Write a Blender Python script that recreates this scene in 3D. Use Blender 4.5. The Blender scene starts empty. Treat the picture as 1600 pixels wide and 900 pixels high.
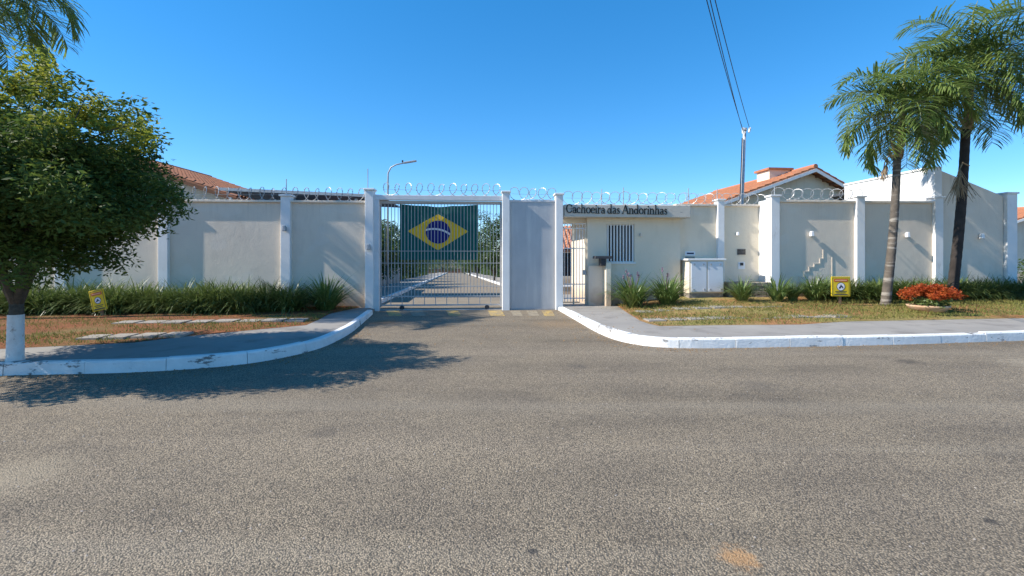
import bpy, math, random
import numpy as np
from mathutils import Vector, Matrix
random.seed(7); RNG = np.random.default_rng(7)
PI = math.pi
scene = bpy.context.scene
COL = scene.collection
# ------------------------------------------------------------------ camera
F, HOR, EYE = 750.0, 402.0, 1.5           # focal length and eye level in photograph pixels, eye height in metres
cam_d = bpy.data.cameras.new('camera'); cam = bpy.data.objects.new('camera', cam_d); COL.objects.link(cam)
cam.location = (0, 0, EYE); cam.rotation_euler = (PI/2, 0, 0)
cam_d.sensor_width = 36; cam_d.lens = F/1600*36; cam_d.shift_y = (HOR-450)/1600
cam_d.clip_start = 0.05; cam_d.clip_end = 6000
scene.camera = cam
# ------------------------------------------------------------------ sky and sun
SUN_EL = math.radians(40); SUN_AZ = math.radians(10.3)      # light travels towards +X and a little towards +Y
to_sun = Vector((-math.cos(SUN_EL)*math.cos(SUN_AZ), -math.cos(SUN_EL)*math.sin(SUN_AZ), math.sin(SUN_EL)))
world = bpy.data.worlds.new('World'); scene.world = world; world.use_nodes = True
wn = world.node_tree.nodes; wl = world.node_tree.links; wn.clear()
wo = wn.new('ShaderNodeOutputWorld'); wb = wn.new('ShaderNodeBackground'); sk = wn.new('ShaderNodeTexSky')
sk.sky_type = 'NISHITA'; sk.sun_disc = False; sk.sun_elevation = SUN_EL
sk.sun_rotation = math.atan2(to_sun.x, to_sun.y)
sk.altitude = 3000; sk.air_density = 1.0; sk.dust_density = 0.0; sk.ozone_density = 3.0
hs = wn.new('ShaderNodeHueSaturation'); hs.inputs['Saturation'].default_value = 1.58; hs.inputs['Value'].default_value = 1.74
gm = wn.new('ShaderNodeGamma'); gm.inputs[1].default_value = 0.70
wl.new(sk.outputs[0], gm.inputs[0]); wl.new(gm.outputs[0], hs.inputs['Color']); wl.new(hs.outputs[0], wb.inputs[0]); wl.new(wb.outputs[0], wo.inputs[0])
wb.inputs[1].default_value = 0.14
sun_d = bpy.data.lights.new('sun', 'SUN'); sun_d.energy = 5.0; sun_d.angle = math.radians(0.5); sun_d.color = (1, 0.93, 0.83)
sun = bpy.data.objects.new('sun', sun_d); COL.objects.link(sun); sun.location = (-20, -5, 20)
sun.rotation_euler = to_sun.to_track_quat('Z', 'Y').to_euler()
scene.view_settings.view_transform = 'Standard'; scene.view_settings.look = 'None'
scene.view_settings.gamma = 1; scene.view_settings.exposure = 0.66
scene.render.engine = 'CYCLES'; scene.cycles.max_bounces = 6; scene.cycles.transparent_max_bounces = 6

# ------------------------------------------------------------------ materials
M = {}
def nodes_of(name):
    m = bpy.data.materials.new(name); m.use_nodes = True; M[name] = m
    nt = m.node_tree; b = nt.nodes['Principled BSDF']
    return m, nt.nodes, nt.links, b
def rgba(c): return (c[0], c[1], c[2], 1)
def add_noise(N, L, vec, scale, detail=5, rough=0.6):
    n = N.new('ShaderNodeTexNoise'); n.inputs['Scale'].default_value = scale; n.inputs['Detail'].default_value = detail
    n.inputs['Roughness'].default_value = rough
    if vec is not None: L.new(vec, n.inputs['Vector'])
    return n.outputs['Fac']
def ramp(N, L, fac, p0, p1):
    r = N.new('ShaderNodeMapRange'); r.inputs['From Min'].default_value = p0; r.inputs['From Max'].default_value = p1
    L.new(fac, r.inputs['Value']); return r.outputs[0]
def mix(N, L, fac, a, b):
    m = N.new('ShaderNodeMix'); m.data_type = 'RGBA'
    for v, i in ((fac, 0), (a, 6), (b, 7)):
        if hasattr(v, 'links'): L.new(v, m.inputs[i])
        elif i == 0: m.inputs[0].default_value = v
        else: m.inputs[i].default_value = rgba(v)
    return m.outputs[2]
def mth(N, L, op, a, b=None, c=None):
    m = N.new('ShaderNodeMath'); m.operation = op
    for i, v in enumerate((a, b, c)):
        if v is None: continue
        if hasattr(v, 'links'): L.new(v, m.inputs[i])
        else: m.inputs[i].default_value = v
    return m.outputs[0]
def bump(N, L, b, h, strength, dist):
    n = N.new('ShaderNodeBump'); n.inputs['Strength'].default_value = strength; n.inputs['Distance'].default_value = dist
    L.new(h, n.inputs['Height']); L.new(n.outputs[0], b.inputs['Normal'])
def mapped(N, L, scale=(1, 1, 1), rot=0):
    g = N.new('ShaderNodeNewGeometry'); mp = N.new('ShaderNodeMapping')
    mp.inputs['Scale'].default_value = scale; mp.inputs['Rotation'].default_value = (0, 0, rot)
    L.new(g.outputs['Position'], mp.inputs['Vector']); return mp.outputs[0]
def surface(name, c1, c2, scale=3, rough=0.8, bmp=0.3, bscale=60, metal=0, stain=None, sscale=(1, 1, 1), samt=(0.55, 0.75), spec=0.3, bdist=0.01):
    m, N, L, b = nodes_of(name); v = mapped(N, L)
    col = mix(N, L, ramp(N, L, add_noise(N, L, v, scale), 0.3, 0.7), c1, c2)
    if stain:
        sv = mapped(N, L, sscale)
        col = mix(N, L, ramp(N, L, add_noise(N, L, sv, 1.0, 8, 0.65), *samt), col, stain)
    L.new(col, b.inputs['Base Color']); b.inputs['Roughness'].default_value = rough; b.inputs['Metallic'].default_value = metal
    b.inputs['Specular IOR Level'].default_value = spec
    if bmp: bump(N, L, b, add_noise(N, L, v, bscale, 6), bmp, bdist)
    return m
def leafmat(name, c1, c2, c3, scale=4, trans=0.35, rough=0.45, spec=0.4):
    m, N, L, b = nodes_of(name); v = mapped(N, L)
    col = mix(N, L, ramp(N, L, add_noise(N, L, v, scale, 3), 0.35, 0.65), c1, c2)
    col = mix(N, L, ramp(N, L, add_noise(N, L, v, scale*9, 2), 0.5, 0.75), col, c3)
    L.new(col, b.inputs['Base Color']); b.inputs['Roughness'].default_value = rough; b.inputs['Specular IOR Level'].default_value = spec
    t = N.new('ShaderNodeBsdfTranslucent'); L.new(col, t.inputs[0])
    mx = N.new('ShaderNodeMixShader'); mx.inputs[0].default_value = trans
    L.new(b.outputs[0], mx.inputs[1]); L.new(t.outputs[0], mx.inputs[2]); L.new(mx.outputs[0], N['Material Output'].inputs[0])
    return m

surface('white_paint', (0.80, 0.79, 0.77), (0.72, 0.71, 0.69), 2.2, 0.75, 0.25, 40, stain=(0.50, 0.47, 0.44), sscale=(6, 6, 2.5), samt=(0.62, 0.85))
surface('kerb_paint', (0.82, 0.82, 0.80), (0.66, 0.66, 0.64), 3, 0.8, 0.7, 25, stain=(0.20, 0.19, 0.18), sscale=(3, 3, 9), samt=(0.60, 0.64), bdist=0.015)
surface('gate_paint', (0.70, 0.70, 0.70), (0.62, 0.62, 0.62), 4, 0.5, 0.1, 30, stain=(0.35, 0.27, 0.22), sscale=(7, 7, 3), samt=(0.68, 0.8))
surface('bar_paint', (0.42, 0.42, 0.42), (0.34, 0.34, 0.34), 4, 0.5, 0, 30, stain=(0.25, 0.18, 0.14), sscale=(7, 7, 3), samt=(0.66, 0.8))
surface('galvanised', (0.50, 0.50, 0.50), (0.42, 0.42, 0.43), 1.2, 0.55, 0.08, 30, metal=0.35, stain=(0.58, 0.57, 0.55), sscale=(5, 5, 0.5), samt=(0.5, 0.75))
surface('pole_steel', (0.50, 0.51, 0.53), (0.42, 0.43, 0.45), 4, 0.5, 0.05, 30, metal=0.1)
surface('steel', (0.40, 0.41, 0.42), (0.32, 0.33, 0.34), 6, 0.45, 0.1, 40, metal=0.15)
surface('wire_steel', (0.42, 0.42, 0.42), (0.30, 0.30, 0.30), 3, 0.4, 0, 40, metal=0.3)
surface('dark_metal', (0.03, 0.03, 0.035), (0.05, 0.05, 0.055), 6, 0.5, 0.1, 40)
surface('slab_edge', (0.60, 0.55, 0.47), (0.52, 0.48, 0.41), 2, 0.9, 0.4, 30, stain=(0.13, 0.12, 0.10), sscale=(3, 3, 9), samt=(0.6, 0.72))
surface('lettering', (0.012, 0.016, 0.018), (0.02, 0.025, 0.025), 20, 0.5, 0, 1)
surface('concrete', (0.34, 0.31, 0.27), (0.26, 0.235, 0.20), 2.5, 0.9, 0.4, 40, stain=(0.24, 0.21, 0.17), sscale=(3, 3, 3), samt=(0.55, 0.75))
surface('sidewalk_cement', (0.31, 0.29, 0.26), (0.245, 0.23, 0.21), 0.9, 0.9, 0.4, 60, stain=(0.18, 0.165, 0.15), sscale=(1.6, 1.6, 1), samt=(0.52, 0.72))
surface('stone', (0.30, 0.26, 0.22), (0.18, 0.16, 0.14), 9, 0.9, 0.6, 30, stain=(0.42, 0.38, 0.33), sscale=(8, 8, 8), samt=(0.55, 0.7), bdist=0.02)
surface('mortar', (0.25, 0.22, 0.19), (0.2, 0.18, 0.15), 9, 0.95, 0.5, 30)
surface('door_enamel', (0.74, 0.75, 0.77), (0.68, 0.69, 0.71), 3, 0.4, 0.05, 30)
surface('bark', (0.13, 0.10, 0.075), (0.07, 0.055, 0.04), 14, 0.95, 0.9, 25, bdist=0.03)
surface('palm_bark', (0.15, 0.125, 0.10), (0.08, 0.068, 0.056), 6, 0.95, 0.6, 20, stain=(0.3, 0.27, 0.23), sscale=(1, 1, 9), samt=(0.55, 0.62), bdist=0.02)
surface('palm_bark_dark', (0.055, 0.045, 0.04), (0.03, 0.025, 0.022), 6, 0.95, 0.6, 20, bdist=0.02)
surface('palm_sheath', (0.34, 0.25, 0.15), (0.20, 0.14, 0.085), 7, 0.9, 0.6, 18, bdist=0.02)
surface('limewash', (0.76, 0.75, 0.72), (0.62, 0.60, 0.57), 9, 0.9, 0.8, 22, stain=(0.25, 0.2, 0.16), sscale=(7, 7, 5), samt=(0.6, 0.72), bdist=0.02)
surface('roof_clay', (0.48, 0.20, 0.10), (0.37, 0.155, 0.085), 5, 0.85, 0.3, 40, stain=(0.25, 0.13, 0.08), sscale=(3, 3, 3), samt=(0.55, 0.75))
surface('old_roof_clay', (0.40, 0.17, 0.09), (0.28, 0.12, 0.07), 5, 0.9, 0.3, 40, stain=(0.14, 0.09, 0.07), sscale=(3, 3, 3), samt=(0.5, 0.7))
surface('bowl_clay', (0.55, 0.43, 0.30), (0.46, 0.26, 0.14), 4, 0.85, 0.3, 40)
surface('sign_yellow', (0.78, 0.56, 0.02), (0.72, 0.50, 0.02), 5, 0.5, 0, 1)
surface('sign_red', (0.55, 0.09, 0.03), (0.5, 0.08, 0.03), 5, 0.5, 0, 1)
surface('sign_pale', (0.75, 0.45, 0.25), (0.7, 0.4, 0.2), 5, 0.5, 0, 1)
surface('sign_white', (0.8, 0.8, 0.8), (0.75, 0.75, 0.75), 5, 0.5, 0, 1)
surface('sign_ink', (0.02, 0.035, 0.08), (0.02, 0.03, 0.06), 5, 0.5, 0, 1)
surface('stake_wood', (0.30, 0.18, 0.09), (0.22, 0.13, 0.07), 9, 0.8, 0.2, 40)
surface('eave_wood', (0.20, 0.09, 0.045), (0.15, 0.07, 0.04), 9, 0.8, 0.2, 40)
surface('pebble', (0.40, 0.36, 0.31), (0.20, 0.18, 0.16), 30, 0.9, 0, 1)
surface('litter', (0.34, 0.21, 0.09), (0.20, 0.11, 0.05), 12, 0.9, 0, 1)
surface('wire_black', (0.02, 0.02, 0.02), (0.03, 0.03, 0.03), 9, 0.6, 0, 1)
surface('inner_asphalt', (0.24, 0.20, 0.145), (0.19, 0.158, 0.118), 1.2, 0.9, 0.3, 60)
surface('far_ground', (0.16, 0.13, 0.08), (0.10, 0.10, 0.05), 0.3, 0.95, 0, 1)
surface('brick_red', (0.20, 0.11, 0.08), (0.15, 0.09, 0.07), 3, 0.9, 0.2, 20)
surface('carport_sheet', (0.12, 0.15, 0.22), (0.09, 0.12, 0.18), 2, 0.5, 0, 1, metal=0.2)
surface('dark_roof', (0.07, 0.075, 0.085), (0.05, 0.055, 0.06), 3, 0.6, 0.1, 20)
surface('car_white', (0.75, 0.75, 0.76), (0.7, 0.7, 0.71), 3, 0.25, 0, 1, spec=0.5)
surface('flower_pink', (0.36, 0.17, 0.21), (0.16, 0.12, 0.20), 9, 0.7, 0, 1)
leafmat('tree_leaf', (0.052, 0.098, 0.023), (0.092, 0.138, 0.025), (0.161, 0.184, 0.034), 1.3, 0.42, 0.6, 0.25)
leafmat('sunlit_leaf', (0.250, 0.288, 0.037), (0.350, 0.338, 0.044), (0.188, 0.237, 0.037), 2.0, 0.45, 0.6, 0.25)  # sunlight on the crown top put into the leaf colour
leafmat('inner_leaf', (0.048, 0.096, 0.024), (0.084, 0.138, 0.030), (0.144, 0.192, 0.042), 1.0, 0.35)
leafmat('palm_leaf', (0.117, 0.195, 0.046), (0.189, 0.260, 0.065), (0.299, 0.325, 0.111), 1.6, 0.42, 0.35, 0.5)
leafmat('dead_frond', (0.26, 0.17, 0.08), (0.17, 0.10, 0.055), (0.32, 0.24, 0.12), 3, 0.2, 0.8, 0.1)
leafmat('spear_leaf', (0.30, 0.30, 0.09), (0.24, 0.26, 0.07), (0.34, 0.33, 0.14), 3, 0.3)
leafmat('lily_leaf', (0.091, 0.163, 0.039), (0.143, 0.215, 0.058), (0.286, 0.312, 0.117), 2.5, 0.3, 0.35, 0.5)
leafmat('hedge_leaf', (0.084, 0.138, 0.034), (0.132, 0.180, 0.046), (0.240, 0.264, 0.096), 2.0, 0.3, 0.4, 0.4)
leafmat('croton_leaf', (0.42, 0.05, 0.018), (0.52, 0.115, 0.025), (0.15, 0.12, 0.03), 9, 0.35, 0.45, 0.3)
leafmat('grass_blade', (0.22, 0.21, 0.06), (0.14, 0.17, 0.045), (0.33, 0.26, 0.11), 1.5, 0.3, 0.7, 0.1)

def make_stucco(name, c1, c2, dirt):
    m, N, L, b = nodes_of(name); v = mapped(N, L)
    col = mix(N, L, ramp(N, L, add_noise(N, L, v, 0.8, 5), 0.3, 0.7), c1, c2)
    col = mix(N, L, mth(N, L, 'MULTIPLY', ramp(N, L, add_noise(N, L, mapped(N, L, (2.2, 2.2, 0.7)), 1.0, 7, 0.7), 0.52, 0.8), 0.35), col, dirt)
    sep = N.new('ShaderNodeSeparateXYZ'); L.new(v, sep.inputs[0])
    edge = mth(N, L, 'ADD', sep.outputs[2], mth(N, L, 'MULTIPLY', mth(N, L, 'SUBTRACT', add_noise(N, L, v, 3.5, 5), 0.5), 0.7))
    col = mix(N, L, mth(N, L, 'MULTIPLY', ramp(N, L, edge, 0.75, 0.25), 0.6), col, (0.36, 0.22, 0.13))
    top = mth(N, L, 'MULTIPLY', ramp(N, L, sep.outputs[2], 2.3, 2.95), ramp(N, L, add_noise(N, L, mapped(N, L, (9, 9, 0.5)), 1.0, 7, 0.7), 0.54, 0.72))
    col = mix(N, L, mth(N, L, 'MULTIPLY', top, 0.45), col, dirt)
    patch = ramp(N, L, add_noise(N, L, mapped(N, L, (1.1, 1.1, 1.6)), 1.0, 2, 0.4), 0.60, 0.63)
    col = mix(N, L, mth(N, L, 'MULTIPLY', patch, 0.22), col, (0.74, 0.69, 0.62))
    L.new(col, b.inputs['Base Color']); b.inputs['Roughness'].default_value = 0.9; b.inputs['Specular IOR Level'].default_value = 0.2
    bump(N, L, b, mth(N, L, 'ADD', add_noise(N, L, v, 45, 6), mth(N, L, 'MULTIPLY', add_noise(N, L, v, 5, 3), 1.2)), 0.35, 0.014)
make_stucco('stucco', (0.76, 0.655, 0.53), (0.68, 0.585, 0.48), (0.42, 0.36, 0.29))
make_stucco('cream_stucco', (0.78, 0.68, 0.53), (0.72, 0.63, 0.49), (0.48, 0.41, 0.31))
def make_glass():
    m, N, L, b = nodes_of('dark_glass')
    b.inputs['Base Color'].default_value = (0.012, 0.014, 0.03, 1); b.inputs['Roughness'].default_value = 0.12
make_glass()

def make_asphalt():
    m, N, L, b = nodes_of('asphalt')
    v = mapped(N, L); vs = mapped(N, L, (0.09, 0.75, 1), -0.15)
    big = ramp(N, L, add_noise(N, L, vs, 1.0, 5, 0.55), 0.35, 0.65)
    col = mix(N, L, big, (0.19, 0.158, 0.115), (0.315, 0.262, 0.19))
    med = ramp(N, L, add_noise(N, L, v, 1.1, 6, 0.6), 0.42, 0.64)
    col = mix(N, L, mth(N, L, 'MULTIPLY', med, 0.6), col, (0.32, 0.265, 0.185))
    dark = ramp(N, L, add_noise(N, L, mapped(N, L, (0.6, 1.3, 1), -0.15), 2.2, 5, 0.65), 0.56, 0.72)
    col = mix(N, L, mth(N, L, 'MULTIPLY', dark, 0.3), col, (0.085, 0.078, 0.070))
    vo = N.new('ShaderNodeTexVoronoi'); vo.inputs['Scale'].default_value = 105; L.new(v, vo.inputs['Vector'])
    sep = N.new('ShaderNodeSeparateColor'); L.new(vo.outputs['Color'], sep.inputs[0])
    stone = mix(N, L, sep.outputs[0], (0.42, 0.41, 0.40), (1.68, 1.62, 1.56))
    mm = N.new('ShaderNodeMix'); mm.data_type = 'RGBA'; mm.blend_type = 'MULTIPLY'; mm.inputs[0].default_value = 0.85
    L.new(col, mm.inputs[6]); L.new(stone, mm.inputs[7])
    # worn pale and dark streaks running with the traffic
    st = ramp(N, L, add_noise(N, L, mapped(N, L, (0.05, 0.9, 1), -0.15), 1.3, 3, 0.5), 0.52, 0.66)
    gap = ramp(N, L, vo.outputs['Distance'], 0.35, 0.75)
    base = mix(N, L, mth(N, L, 'MULTIPLY', st, 0.45), mm.outputs[2], (0.36, 0.305, 0.225))
    col = mix(N, L, mth(N, L, 'MULTIPLY', gap, 0.7), base, (0.06, 0.054, 0.047))
    # a spill of orange sand and a few dark oil marks
    for (x, y, r, c, a) in ((1.13, 2.40, 0.12, (0.46, 0.25, 0.10), 0.6), (5.05, 4.30, 0.10, (0.05, 0.045, 0.04), 0.7), (2.72, 2.72, 0.05, (0.05, 0.045, 0.04), 0.8), (0.10, 2.45, 0.035, (0.04, 0.04, 0.04), 0.8), (5.7, 6.9, 0.22, (0.07, 0.06, 0.05), 0.7), (-1.6, 4.1, 0.16, (0.10, 0.085, 0.07), 0.5), (2.9, 5.6, 0.3, (0.11, 0.095, 0.08), 0.45), (0.9, 6.6, 0.2, (0.09, 0.08, 0.07), 0.5), (7.6, 6.6, 0.8, (0.40, 0.34, 0.25), 0.6), (-3.4, 3.3, 0.4, (0.34, 0.285, 0.20), 0.5), (1.0, 10.6, 0.7, (0.30, 0.20, 0.11), 0.45), (-2.9, 10.9, 0.45, (0.36, 0.17, 0.07), 0.6)):
        d = N.new('ShaderNodeVectorMath'); d.operation = 'DISTANCE'; L.new(v, d.inputs[0]); d.inputs[1].default_value = (x, y, 0)
        dn = mth(N, L, 'ADD', d.outputs['Value'], mth(N, L, 'MULTIPLY', mth(N, L, 'SUBTRACT', add_noise(N, L, v, 14, 8, 0.75), 0.5), r*3.2))
        k = mth(N, L, 'MULTIPLY', ramp(N, L, dn, r, r*0.3), a)
        col = mix(N, L, k, col, c)
    L.new(col, b.inputs['Base Color']); b.inputs['Roughness'].default_value = 0.85; b.inputs['Specular IOR Level'].default_value = 0.25
    h = mth(N, L, 'ADD', mth(N, L, 'MULTIPLY', vo.outputs['Distance'], -1.0), mth(N, L, 'MULTIPLY', sep.outputs[1], 0.5))
    bump(N, L, b, h, 0.8, 0.009)
make_asphalt()
def make_soil(name, dirt1, dirt2, g1, g2, gscale, lo, hi):
    m, N, L, b = nodes_of(name); v = mapped(N, L)
    d = mix(N, L, ramp(N, L, add_noise(N, L, v, 2.2, 6), 0.3, 0.7), dirt1, dirt2)
    g = mix(N, L, ramp(N, L, add_noise(N, L, v, 7, 6), 0.35, 0.65), g1, g2)
    f = ramp(N, L, add_noise(N, L, v, gscale, 6, 0.6), lo, hi)
    col = mix(N, L, f, d, g)
    fine = ramp(N, L, add_noise(N, L, v, 42, 3, 0.7), 0.3, 0.7)
    mm = N.new('ShaderNodeMix'); mm.data_type = 'RGBA'; mm.blend_type = 'MULTIPLY'; mm.inputs[0].default_value = 0.8
    L.new(col, mm.inputs[6]); L.new(mix(N, L, fine, (0.5, 0.5, 0.5), (1.35, 1.35, 1.35)), mm.inputs[7])
    L.new(mm.outputs[2], b.inputs['Base Color']); b.inputs['Roughness'].default_value = 0.95; b.inputs['Specular IOR Level'].default_value = 0.1
    bump(N, L, b, add_noise(N, L, v, 30, 8, 0.7), 0.8, 0.05)
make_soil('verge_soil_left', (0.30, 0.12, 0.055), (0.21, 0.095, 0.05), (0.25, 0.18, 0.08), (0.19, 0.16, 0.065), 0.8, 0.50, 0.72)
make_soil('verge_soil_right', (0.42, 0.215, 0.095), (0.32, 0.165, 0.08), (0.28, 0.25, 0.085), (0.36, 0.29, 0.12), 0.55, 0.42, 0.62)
def make_paint(name, c, lo, hi):
    m, N, L, b = nodes_of(name); v = mapped(N, L)
    f = ramp(N, L, add_noise(N, L, v, 9, 8, 0.7), lo, hi)
    L.new(mix(N, L, f, c, (0.22, 0.185, 0.135)), b.inputs['Base Color']); b.inputs['Roughness'].default_value = 0.85
    bump(N, L, b, add_noise(N, L, v, 60, 5), 0.5, 0.01)
make_paint('yellow_marking', (0.55, 0.36, 0.07), 0.36, 0.60)
make_paint('pale_marking', (0.36, 0.31, 0.21), 0.30, 0.55)
def make_flag():
    m, N, L, b = nodes_of('flag_print')
    uv = N.new('ShaderNodeUVMap'); sp = N.new('ShaderNodeSeparateXYZ'); L.new(uv.outputs[0], sp.inputs[0])
    x = mth(N, L, 'MULTIPLY', mth(N, L, 'SUBTRACT', sp.outputs[0], 0.485), 122.0)
    y = mth(N, L, 'MULTIPLY', mth(N, L, 'SUBTRACT', sp.outputs[1], 0.52), 88.0)
    dia = mth(N, L, 'ADD', mth(N, L, 'DIVIDE', mth(N, L, 'ABSOLUTE', x), 47.5), mth(N, L, 'DIVIDE', mth(N, L, 'ABSOLUTE', y), 30.0))
    r = mth(N, L, 'SQRT', mth(N, L, 'ADD', mth(N, L, 'MULTIPLY', x, x), mth(N, L, 'MULTIPLY', y, y)))
    x2 = mth(N, L, 'ADD', x, 6.0); y2 = mth(N, L, 'ADD', y, 33.0)
    r2 = mth(N, L, 'SQRT', mth(N, L, 'ADD', mth(N, L, 'MULTIPLY', x2, x2), mth(N, L, 'MULTIPLY', y2, y2)))
    band = mth(N, L, 'LESS_THAN', mth(N, L, 'ABSOLUTE', mth(N, L, 'SUBTRACT', r2, 38.0)), 1.5)
    col = mix(N, L, mth(N, L, 'LESS_THAN', dia, 1.0), (0.010, 0.105, 0.095), (0.75, 0.50, 0.03))
    disc = mix(N, L, band, (0.018, 0.022, 0.17), (0.7, 0.7, 0.72))
    col = mix(N, L, mth(N, L, 'LESS_THAN', r, 19.2), col, disc)
    L.new(col, b.inputs['Base Color']); b.inputs['Roughness'].default_value = 0.8
    t = N.new('ShaderNodeBsdfTranslucent'); L.new(col, t.inputs[0]); mx = N.new('ShaderNodeMixShader'); mx.inputs[0].default_value = 0.5
    L.new(b.outputs[0], mx.inputs[1]); L.new(t.outputs[0], mx.inputs[2]); L.new(mx.outputs[0], N['Material Output'].inputs[0])
make_flag()

# ------------------------------------------------------------------ building helpers
OFF = {}
def tag(o, label=None, cat=None, group=None, kind=None):
    if label: o['label'] = label
    if cat: o['category'] = cat
    if group: o['group'] = group
    if kind: o['kind'] = kind
    return o
def thing(name, loc, label, cat, group=None):
    o = bpy.data.objects.new(name, None); COL.objects.link(o); o.location = loc; o.empty_display_size = 0.2
    OFF[o] = Vector(loc); return tag(o, label, cat, group)
class MB:
    def __init__(s): s.v = []; s.f = []; s.mi = []; s.m = 0
    def add(s, vs, fs):
        o = len(s.v); s.v += [tuple(p) for p in vs]
        for f in fs: s.f.append([i+o for i in f]); s.mi.append(s.m)
        return s
    def box(s, lo, hi, fn=None, taper=0):
        x0, y0, z0 = lo; x1, y1, z1 = hi; t = taper
        p = [(x0, y0, z0), (x1, y0, z0), (x1, y1, z0), (x0, y1, z0), (x0+t, y0+t, z1), (x1-t, y0+t, z1), (x1-t, y1-t, z1), (x0+t, y1-t, z1)]
        if fn: p = [fn(*q) for q in p]
        return s.add(p, [(3, 2, 1, 0), (4, 5, 6, 7), (0, 1, 5, 4), (1, 2, 6, 5), (2, 3, 7, 6), (3, 0, 4, 7)])
    def tube(s, pts, rads, n=6, cap=True):
        pts = [Vector(p) for p in pts]
        if not hasattr(rads, '__len__'): rads = [rads]*len(pts)
        o = len(s.v); up = None
        for i, p in enumerate(pts):
            t = (pts[min(i+1, len(pts)-1)] - pts[max(i-1, 0)]).normalized()
            if up is None:
                up = t.orthogonal().normalized()
            up = (up - t*up.dot(t))
            up = up.normalized() if up.length > 1e-6 else t.orthogonal().normalized()
            w = t.cross(up)
            for k in range(n):
                a = 2*PI*k/n; s.v.append(tuple(p + (up*math.cos(a) + w*math.sin(a))*rads[i]))
        for i in range(len(pts)-1):
            for k in range(n):
                s.f.append([o+i*n+k, o+i*n+(k+1) % n, o+(i+1)*n+(k+1) % n, o+(i+1)*n+k]); s.mi.append(s.m)
        if cap:
            s.f.append([o+k for k in range(n)][::-1]); s.mi.append(s.m)
            e = o+(len(pts)-1)*n; s.f.append([e+k for k in range(n)]); s.mi.append(s.m)
        return s
    def lathe(s, c, prof, n=24):
        o = len(s.v)
        for (r, z) in prof:
            for k in range(n):
                a = 2*PI*k/n; s.v.append((c[0]+r*math.cos(a), c[1]+r*math.sin(a), c[2]+z))
        for i in range(len(prof)-1):
            for k in range(n):
                s.f.append([o+i*n+k, o+i*n+(k+1) % n, o+(i+1)*n+(k+1) % n, o+(i+1)*n+k]); s.mi.append(s.m)
        return s
    def prism(s, poly, fn, d0, d1):
        n = len(poly); v = [fn(a, d0, b) for a, b in poly] + [fn(a, d1, b) for a, b in poly]
        f = [tuple(range(n)), tuple(range(2*n-1, n-1, -1))] + [(i, i+n, (i+1) % n+n, (i+1) % n) for i in range(n)]
        return s.add(v, f)
    def build(s, name, mats, parent=None, smooth=False, kind=None, bevel=0):
        me = bpy.data.meshes.new(name); off = OFF.get(parent, Vector((0, 0, 0)))
        me.from_pydata([(x-off.x, y-off.y, z-off.z) for x, y, z in s.v], [], s.f)
        if isinstance(mats, str): mats = [mats]
        for m in mats: me.materials.append(M[m])
        if len(mats) > 1: me.polygons.foreach_set('material_index', s.mi)
        if smooth: me.polygons.foreach_set('use_smooth', [True]*len(me.polygons))
        me.update()
        o = bpy.data.objects.new(name, me); COL.objects.link(o)
        if parent is not None: o.parent = parent
        OFF[o] = off
        if bevel:
            bv = o.modifiers.new('bevel', 'BEVEL'); bv.width = bevel; bv.segments = 2; bv.limit_method = 'ANGLE'
        if kind: o['kind'] = kind
        return o
def raw(name, V, Fc, mat, parent=None, kind=None, smooth=False):
    """numpy vertices and equal-length faces to one object (coordinates in world space)"""
    off = OFF.get(parent, Vector((0, 0, 0)))
    me = bpy.data.meshes.new(name); V = np.asarray(V, dtype=np.float32).reshape(-1, 3) - np.array(off, dtype=np.float32)
    Fc = np.asarray(Fc, dtype=np.int32); k = Fc.shape[1]
    me.vertices.add(len(V)); me.vertices.foreach_set('co', V.ravel())
    me.loops.add(Fc.size); me.loops.foreach_set('vertex_index', Fc.ravel())
    me.polygons.add(len(Fc)); me.polygons.foreach_set('loop_start', np.arange(0, Fc.size, k, dtype=np.int32))
    if smooth: me.polygons.foreach_set('use_smooth', np.ones(len(Fc), dtype=bool))
    me.update(calc_edges=True); me.validate()
    me.materials.append(M[mat])
    o = bpy.data.objects.new(name, me); COL.objects.link(o)
    if parent is not None: o.parent = parent
    OFF[o] = off
    if kind: o['kind'] = kind
    return o
def share(src, name, loc, rotz=0, scale=1, parent=None, rot=None):
    o = bpy.data.objects.new(name, src if isinstance(src, bpy.types.Mesh) else src.data); COL.objects.link(o)
    o.location = loc; o.rotation_euler = rot if rot else (0, 0, rotz)
    o.scale = (scale, scale, scale) if not hasattr(scale, '__len__') else scale
    if parent is not None: o.parent = parent; OFF[o] = OFF[parent]
    return o
# the perimeter wall line: s runs along it to the right, d towards the street
WA = math.atan(0.065); CA, SA = math.cos(WA), math.sin(WA); WY = 13.21
def W(s, d, z): return (s*CA + d*SA, WY + s*SA - d*CA, z)
def sx(px, d=0.0):
    k = (px-800)/F; return (k*(WY-d*CA) - d*SA)/(CA - k*SA)
def zy(px, py, d=0.0):
    s = sx(px, d); return EYE - (py-HOR)/F*W(s, d, 0)[1]
def gp(px, py, z=0.15):                    # point of the ground at height z
    y = (EYE-z)*F/(py-HOR); return ((px-800)/F*y, y)
def fbm(x, y, f=1.0): return math.sin(x*1.7*f+0.3*y)*math.cos(y*2.3*f-0.7*x)*0.6 + math.sin(x*4.1*f+1.3)*math.sin(y*5.3*f+x)*0.4
def inner_z(y): return 0.06 - 0.0253*(y-13.2)

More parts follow.
